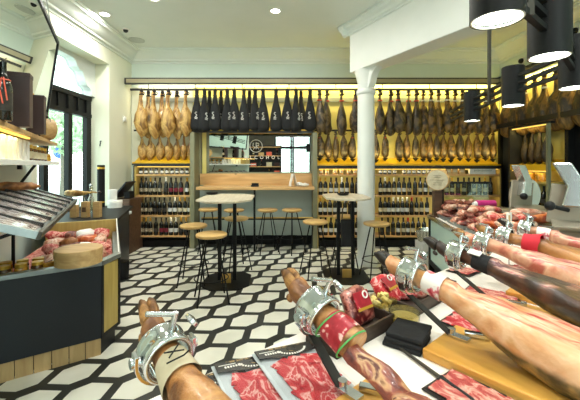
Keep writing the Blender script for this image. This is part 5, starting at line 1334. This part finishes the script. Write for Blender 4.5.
for ci, (yc, hh, where, kinds) in enumerate(SPOTS):
    xc = caseX(yc)+.28; w, d, h = .46, .42, .032
    crate(f'shallow steel {where} on the display counter', xc, yc, -.14, w, d, h)
    n = 0
    for lay in range(4):
        for i in range(5-lay//2):
            for j in range(5-lay):
                mk = kinds[(i*2+j+lay) % 4]
                u = (-w/2+.065+(w-.13)*(i+.5*(lay % 2))/(4.3))*(1-.05*lay); v = (-d/2+.06+(d-.12)*(j+.4*(lay % 2)+.5*(lay//2))/4.1)
                ca, sa = math.cos(-.14), math.sin(-.14)
                n += 1
                put_heap(mk, (xc+u*ca-v*sa, yc+u*sa+v*ca, DT+.040+.042*lay), (0, random.uniform(-.25,.25), random.random()*3.1), f'{WH[mk]}, {where}, {["bottom","second","third","top"][lay]} layer, {ORD[i]} along, {ORD[j]} back', f'cured meats in {where}')
# larger pieces along the inner side
for i, (x, y, mk, ln, r, ang) in enumerate(((1.95,2.52,'chorizo',.40,.04,.15),(1.93,2.70,'meat',.30,.05,-.3),(2.0,2.37,'chorizo',.34,.045,.4))):
    b = MB(); lump(b, (0,0,0), r, ln, 0, 70+i, 0); o = tag(b.build('cured_loin', M[mk], None, 60, loc=(x, y, DT+r+.12*(i < 2))), ('long orange cured loin on the board before the far slicer','pale cured loin beside the long orange one','short thick orange loin by the last ham stand')[i], 'meat'); o.rotation_euler = (0,0,ang)
t = thing('steel_riser', 'low steel riser carrying the cured loins before the far slicer', 'stand', (1.95,2.62,DT), -.14)
b = MB(); b.box((0,0,.105), (.42,.34,.02)); b.build('top', M['steel'], t)
for sx_ in (-1,1):
    b = MB(); b.box((sx_*.19,0,.0475), (.02,.32,.095)); b.build('leg', M['steel'], t)
t = thing('glass_screen', 'clear glass screen with black top edge standing on the display counter', 'screen', (0,0,0))
q0 = Vector((caseX(3.72)+.16, 3.77, 0)); q1 = q0 + Vector((.5,-.03,0))
b = MB(); prr(b, [q0, q1, q1+Vector((0,.008,0)), q0+Vector((0,.008,0))], DT, DT+.36); b.build('pane', M['glass'], t); b = MB(); prr(b, [q0-Vector((.01,.01,0)), q1-Vector((-.01,.01,0)), q1+Vector((.01,.018,0)), q0+Vector((-.01,.018,0))], DT+.35, DT+.372); prr(b, [q0-Vector((.012,.006,0)), q0+Vector((.012,-.006,0)), q0+Vector((.012,.014,0)), q0+Vector((-.012,.014,0))], DT, DT+.35); b.build('black_edge', M['black'], t)
t = thing('wooden_sign', 'round wooden drum sign with a printed crest on a dark post at the counter corner', 'sign', (PX(438,3.62), 3.62, DT))
b = MB(); b.box((0,.02,.14), (.09,.05,.28)); b.cyl((0,.02,0), .08, .012, 20); b.build('post', M['dark_wood'], t)
SM = Matrix.Translation((0,0,.40)) @ Matrix.Rotation(-.55,4,'Z') @ Matrix.Rotation(PI/2,4,'X')
b = MB(); b.lathe([(.108,-.10),(.115,-.09),(.115,.05),(.108,.06)], n=32, M=SM); b.build('drum', M['tan_wood'], t, 40)
b = MB(); b.lathe([(.104,.0605),(.0,.0615)], n=32, M=SM, caps=False); b.build('sign_face', M['lab_c'], t, 40)
b = MB(); b.ring((0,0,.062), .095, .003, 32, 5, SM)
for z, w in ((.03,.07),(-.03,.07)): b.box(SM @ Vector((0,z,.062)), (w,.008,.003), M=Matrix.Rotation(-.55,4,'Z'))
for i in range(9): b.box(SM @ Vector((-.064+.016*i,0,.062)), (.010,.02,.003), M=Matrix.Rotation(-.55,4,'Z'))
for i in range(7): b.box(SM @ Vector((-.036+.012*i,.05,.062)), (.008,.012,.003), M=Matrix.Rotation(-.55,4,'Z')); b.box(SM @ Vector((-.036+.012*i,-.052,.062)), (.008,.012,.003), M=Matrix.Rotation(-.55,4,'Z'))
b.build('crest', M['dark_wood'], t)
def slicer(label, x, y, rz, z, sc):
    t = thing('meat_slicer', label, 'slicer', (x, y, z), rz); t.scale = (sc,)*3
    b = MB(); b.loft([[Vector((px_*k, py_*k2, zz)) for px_, py_ in ((-.24,-.13),(-.18,-.17),(.18,-.17),(.24,-.1),(.24,.14),(.18,.18),(-.2,.18),(-.24,.12))] for zz, k, k2 in ((.02,.96,.96),(.04,1,1),(.12,.97,.95),(.15,.86,.82))]); b.build('base', M['slicer'], t, 40)
    for sx_ in (-1,1):
        for sy_ in (-1,1): b = MB(); b.cyl((sx_*.17,sy_*.12,0), .02, .022, 12); b.build('foot', M['black'], t)
    RB_ = Matrix.Rotation(PI/2,4,'X') 
    b = MB(); b.lathe([(.145,0),(.15,.006),(.14,.022),(.05,.03),(.0,.03)], (.06,-.02,.29), 36, RB_); b.build('blade', M['chrome'], t, 40)
    b = MB(); b.loft([[Vector((.06+.165*k*math.cos(a), y_, .28+.165*k*math.sin(a))) for a in [2*PI*j/28 for j in range(28)]] for y_, k in ((-.015,.95),(-.005,1),(.025,1.0),(.045,.93),(.06,.7))]); b.build('blade_housing', M['slicer'], t, 50)
    b = MB(); b.box((-.13,-.10,.30), (.26,.018,.24), M=Matrix.Rotation(.12,4,'Y')); b.box((-.10,-.17,.20), (.30,.16,.014), M=Matrix.Rotation(.12,4,'X')); b.build('carriage', M['slicer'], t, bevel=.006)
    b = MB(); b.loft([[c + Vector(v) for v in ((-.045,-.035,0),(.045,-.035,0),(.045,.035,0),(-.045,.035,0))] for c in (Vector((-.16,-.14,.30)), Vector((-.13,-.13,.42)), Vector((-.20,-.12,.56)))]); b.build('meat_pusher', M['steel'], t, bevel=.008)
    b = MB(); b.tube([(-.17,-.16,.28),(-.24,-.2,.30)], .012, 10); b.ball((-.26,-.21,.305), .028, 14, 10); b.build('handle', M['black'], t, 60)
    b = MB(); b.cyl((.22,-.13,.10), .045, .03, 20, Matrix.Rotation(PI/2,4,'X')); b.build('thickness_knob', M['black'], t, 40)
    return t
slicer('big beige meat slicer at the end of the counter, beside the last ham stand', 2.05, 2.20, -.6, CT, 1.1)
slicer('beige meat slicer on the display counter behind the cured loins', 2.08, 3.02, .35, DT, 1.0)
t = thing('magenta_roll', 'magenta wrapped roll lying on a steel tray before the far slicer', 'roll', (1.96,3.36,DT+.17), .1)
b = MB(); b.lathe([(.03,-.10),(.038,-.095),(.038,.095),(.03,.10)], n=18, M=Matrix.Rotation(PI/2,4,'Y')); b.build('wrap', M['pink_roll'], t, 45)
b = MB(); b.lathe([(.02,-.13),(.028,-.10)], n=14, M=Matrix.Rotation(PI/2,4,'Y')); b.build('tied_end', M['white_mat'], t, 45)
t = thing('steel_tray', 'long steel tray under the magenta roll on the display counter', 'tray', (1.93,3.40,DT), -.14)
b = MB(); b.box((0,0,.125), (.52,.20,.012)); b.box((0,-.1,.13), (.52,.008,.03)); b.build('tray_top', M['steel'], t)
for s in (-1,1):
    b = MB(); b.box((s*.22,0,.06), (.02,.18,.12)); b.build('leg', M['steel'], t)
b = MB(); b.box((0,0,.07), (.08,.08,.14)); tag(b.build('white_carton', M['lab_w'], None, None, .004, (2.22,2.62,DT)), 'small white carton beside the far slicer', 'box')

# ------------------------------------------------------------------ track lamp over the counter
LP = [(.63,1.02),(1.06,1.37),(1.63,1.92),(1.665,2.5),(1.82,3.35)]
ZB = 1.92
t = thing('track_lamp', 'black three-bar track lamp with cylinder spots over the ham counter', 'lamp', (0,0,0))
pts = [Vector((.30,.74,0))] + [Vector((x,y,0)) for x,y in LP] + [Vector((1.97,4.1,0))]
for i in range(len(pts)-1):
    for k, z in enumerate((.10,.155,.21)):
        b = MB(); p, q = pts[i], pts[i+1]; d = (q-p).normalized()
        n = Vector((-d.y,d.x,0))*.012; zz = ZB+z
        if 0 < i: p = p + d*.062
        q = q - d*.062 if i < len(pts)-2 else q
        b.loft([[e+n+Vector((0,0,zz-.011)), e-n+Vector((0,0,zz-.011)), e-n+Vector((0,0,zz+.011)), e+n+Vector((0,0,zz+.011))] for e in (p, q)]); b.build('track_bar', M['black'], t)
for i, (x, y) in enumerate(LP):
    b = MB(); b.lathe([(.066,.008),(.075,0),(.075,.288),(.07,.292),(.0,.292)], (x,y,ZB), 32, caps=False); sh = b.build('lamp_shade', M['black'], t, 40)
    b = MB(); b.cyl((x,y,ZB+.012), .066, .004, 28); b.build('lens', M['lamp'], sh)
    b = MB(); b.ring((x,y,ZB+.004), .069, .004, 32, 6); b.build('shade_rim', M['gloss_white'], sh, 60)
    ld = bpy.data.lights.new('spot_lamp', 'SPOT'); ld.energy = SPOT_W; ld.spot_size = 2.3; ld.spot_blend = .7; ld.shadow_soft_size = .06; ld.color = (1,.985,.93)
    lo = bpy.data.objects.new('spot_lamp', ld); COL.objects.link(lo); lo.location = (x, y, ZB-.005); lo.parent = t
for x, y in ((1.725,2.9),(.85,1.19)):
    b = MB(); b.box((x,y,(ZB+.09+CZ)/2), (.022,.022,CZ-ZB-.09)); b.build('ceiling_rod', M['bronze'], t)
    b = MB(); b.cyl((x,y,CZ-.012), .05, .012, 20); b.build('ceiling_rose', M['black'], t)

# ------------------------------------------------------------------ stock shelf by the street front (seen in the bar mirror)
t = thing('stock_shelf', 'black stock shelf full of gifts near the street door, seen in the bar mirror', 'shelf', (-1.68,-2.95,0))
for z in (.5,.95,1.4,1.9,2.3):
    b = MB(); b.box((0,0,z), (2.5,.36,.03)); b.build('shelf', M['pine'], t)
b = MB(); b.box((0,-.19,1.2), (2.5,.02,2.4)); b.build('back_panel', M['black_panel'], t)
for s in (-1,1):
    b = MB(); b.box((s*1.265,0,1.2), (.03,.4,2.4)); b.build('side_panel', M['black'], t)
random.seed(5); k = 0
for zi, z in enumerate((.515,.965,1.415,1.915)):
    for i in range(7):
        x = -2.76+i*.36; rowl = ['lowest','second','third','top'][zi]
        if (i+zi) % 3 == 0: put_bottle('cg' if i % 2 else 'dr', (x,-2.9,z), f'{ORD[i]} along the {rowl} board of the stock shelf', 'bottles on the stock shelf')
        else:
            b = MB(); h = .14+.12*random.random(); b.box((0,0,h/2), (.24,.2,h)); tag(b.build('gift_box', M[('yellow','tan_wood','lab_c','ribbon','maroon_box')[(i*2+zi) % 5]], None, None, .004, (x,-2.9,z)), f'gift box, {ORD[i]} along the {rowl} board of the stock shelf by the street', 'box', 'gift boxes on the stock shelf')

# ------------------------------------------------------------------ lights
def area(name, loc, sx_, sy_, e, col, rot=(0,0,0)):
    ld = bpy.data.lights.new(name, 'AREA'); ld.shape = 'RECTANGLE'; ld.size = sx_; ld.size_y = sy_; ld.energy = e; ld.color = col
    o = bpy.data.objects.new(name, ld); COL.objects.link(o); o.location = loc; o.rotation_euler = rot; return o
WARM = (1,.80,.26)
# LED strips: along the header (towards the wall) and at the top of every rack
area('header_strip', ((PX(196,6)+PX(313,6))/2, 6.17, PZ(84,6.17)), PX(313,6)-PX(196,6), .03, HEAD_W*.45, WARM, (.5,0,0))
area('header_strip', ((PX(316,6)+3.8)/2, 6.17, PZ(84,6.17)), 3.8-PX(316,6), .03, HEAD_W*1.25, WARM, (.5,0,0))
area('header_strip', ((PX(134,6)+PX(191,6))/2, 6.17, PZ(84,6.17)), PX(191,6)-PX(134,6), .03, HEAD_W*.16, (1,.86,.6), (.5,0,0))
area('header_strip', (XH+.15, 4.7, PZ(84,6.05)), .03, 2.6, HEAD_W*1.0, WARM, (0,-.5,0))
area('tray_strip', ((PX(316,6)+3.8)/2, 5.96, 1.66), 3.8-PX(316,6), .02, HEAD_W*.30, WARM, (PI*.62,0,0))
for (pa, pb, top, k) in ((134.5,191,165.5,.55),(317,362,168,.8),(370,501,168,1.5)):
    area('rack_strip', ((PX(pa,RY0)+PX(pb,RY0))/2, RY0+.03, PZ(top,RY0)-.035), PX(pb,RY0)-PX(pa,RY0)-.1, .02, RACK_W*k, (1,.8,.42), (.35,0,0))
    for z in SZ[:3]:
        area('shelf_strip', ((PX(pa,RY0)+PX(pb,RY0))/2, RY0+.02, z-.032), PX(pb,RY0)-PX(pa,RY0)-.1, .02, RACK_W*k*.8, (1,.8,.42), (.35,0,0))
area('side_rack_strip', (NX0+.03, ny, 2.035), .02, NY1-NY0-.12, RACK_W*.9, WARM, (0,-.35,0))
area('side_rack_strip', (NX0+.03, ny, 1.375), .02, NY1-NY0-.12, RACK_W*.7, WARM, (0,-.35,0))
pl_ = SH(0, -.53, 0)
area('shelf_lamp', (pl_.x-.0, pl_.y, UZ-.05), .02, .9, 1.2, WARM, (0,0,math.atan2(-AV.x,AV.y)))
# sky portal windows
def portal(loc, sx_, sy_, rot):
    o = area('window_portal', loc, sx_, sy_, 1, (1,1,1), rot); o.data.cycles.is_portal = True
portal((XO-.02, (WY0+WY1)/2, 1.93), WZ1-WZ0, WY1-WY0, (0,-PI/2,0))
portal((1.6, YF-.25, 1.4), 4.6, 2.8, (PI/2,0,0))
w = bpy.data.worlds.new('sky'); SC.world = w; w.use_nodes = True
nt = w.node_tree; bg = nt.nodes['Background']; sky = nt.nodes.new('ShaderNodeTexSky'); sky.sky_type = 'HOSEK_WILKIE'; sky.turbidity = 6.0; sky.ground_albedo = .6
sky.sun_direction = Vector((.6,.5,.62)).normalized()
mx = nt.nodes.new('ShaderNodeMix'); mx.data_type = 'RGBA'; mx.inputs['Factor'].default_value = .75
mx.inputs['B'].default_value = (.9,.97,1,1)
nt.links.new(sky.outputs[0], mx.inputs['A']); nt.links.new(mx.outputs['Result'], bg.inputs['Color']); bg.inputs['Strength'].default_value = SKY_S

# ------------------------------------------------------------------ camera
cd = bpy.data.cameras.new('camera'); cam = bpy.data.objects.new('camera', cd); COL.objects.link(cam)
cam.location = (0,0,H); cam.rotation_euler = (PI/2,0,0); cd.sensor_width = 36; cd.lens = F/580*36; cd.shift_y = -35/580; cd.clip_start = .02
SC.camera = cam
SC.view_settings.view_transform = 'Standard'; SC.view_settings.look = 'None'; SC.view_settings.gamma = 1; SC.view_settings.use_curve_mapping = False
SC.view_settings.exposure = EXPO
try:
    SC.cycles.use_denoising = True; SC.cycles.max_bounces = 8; SC.cycles.sample_clamp_indirect = 4; SC.cycles.caustics_reflective = False; SC.cycles.caustics_refractive = False
except Exception: pass
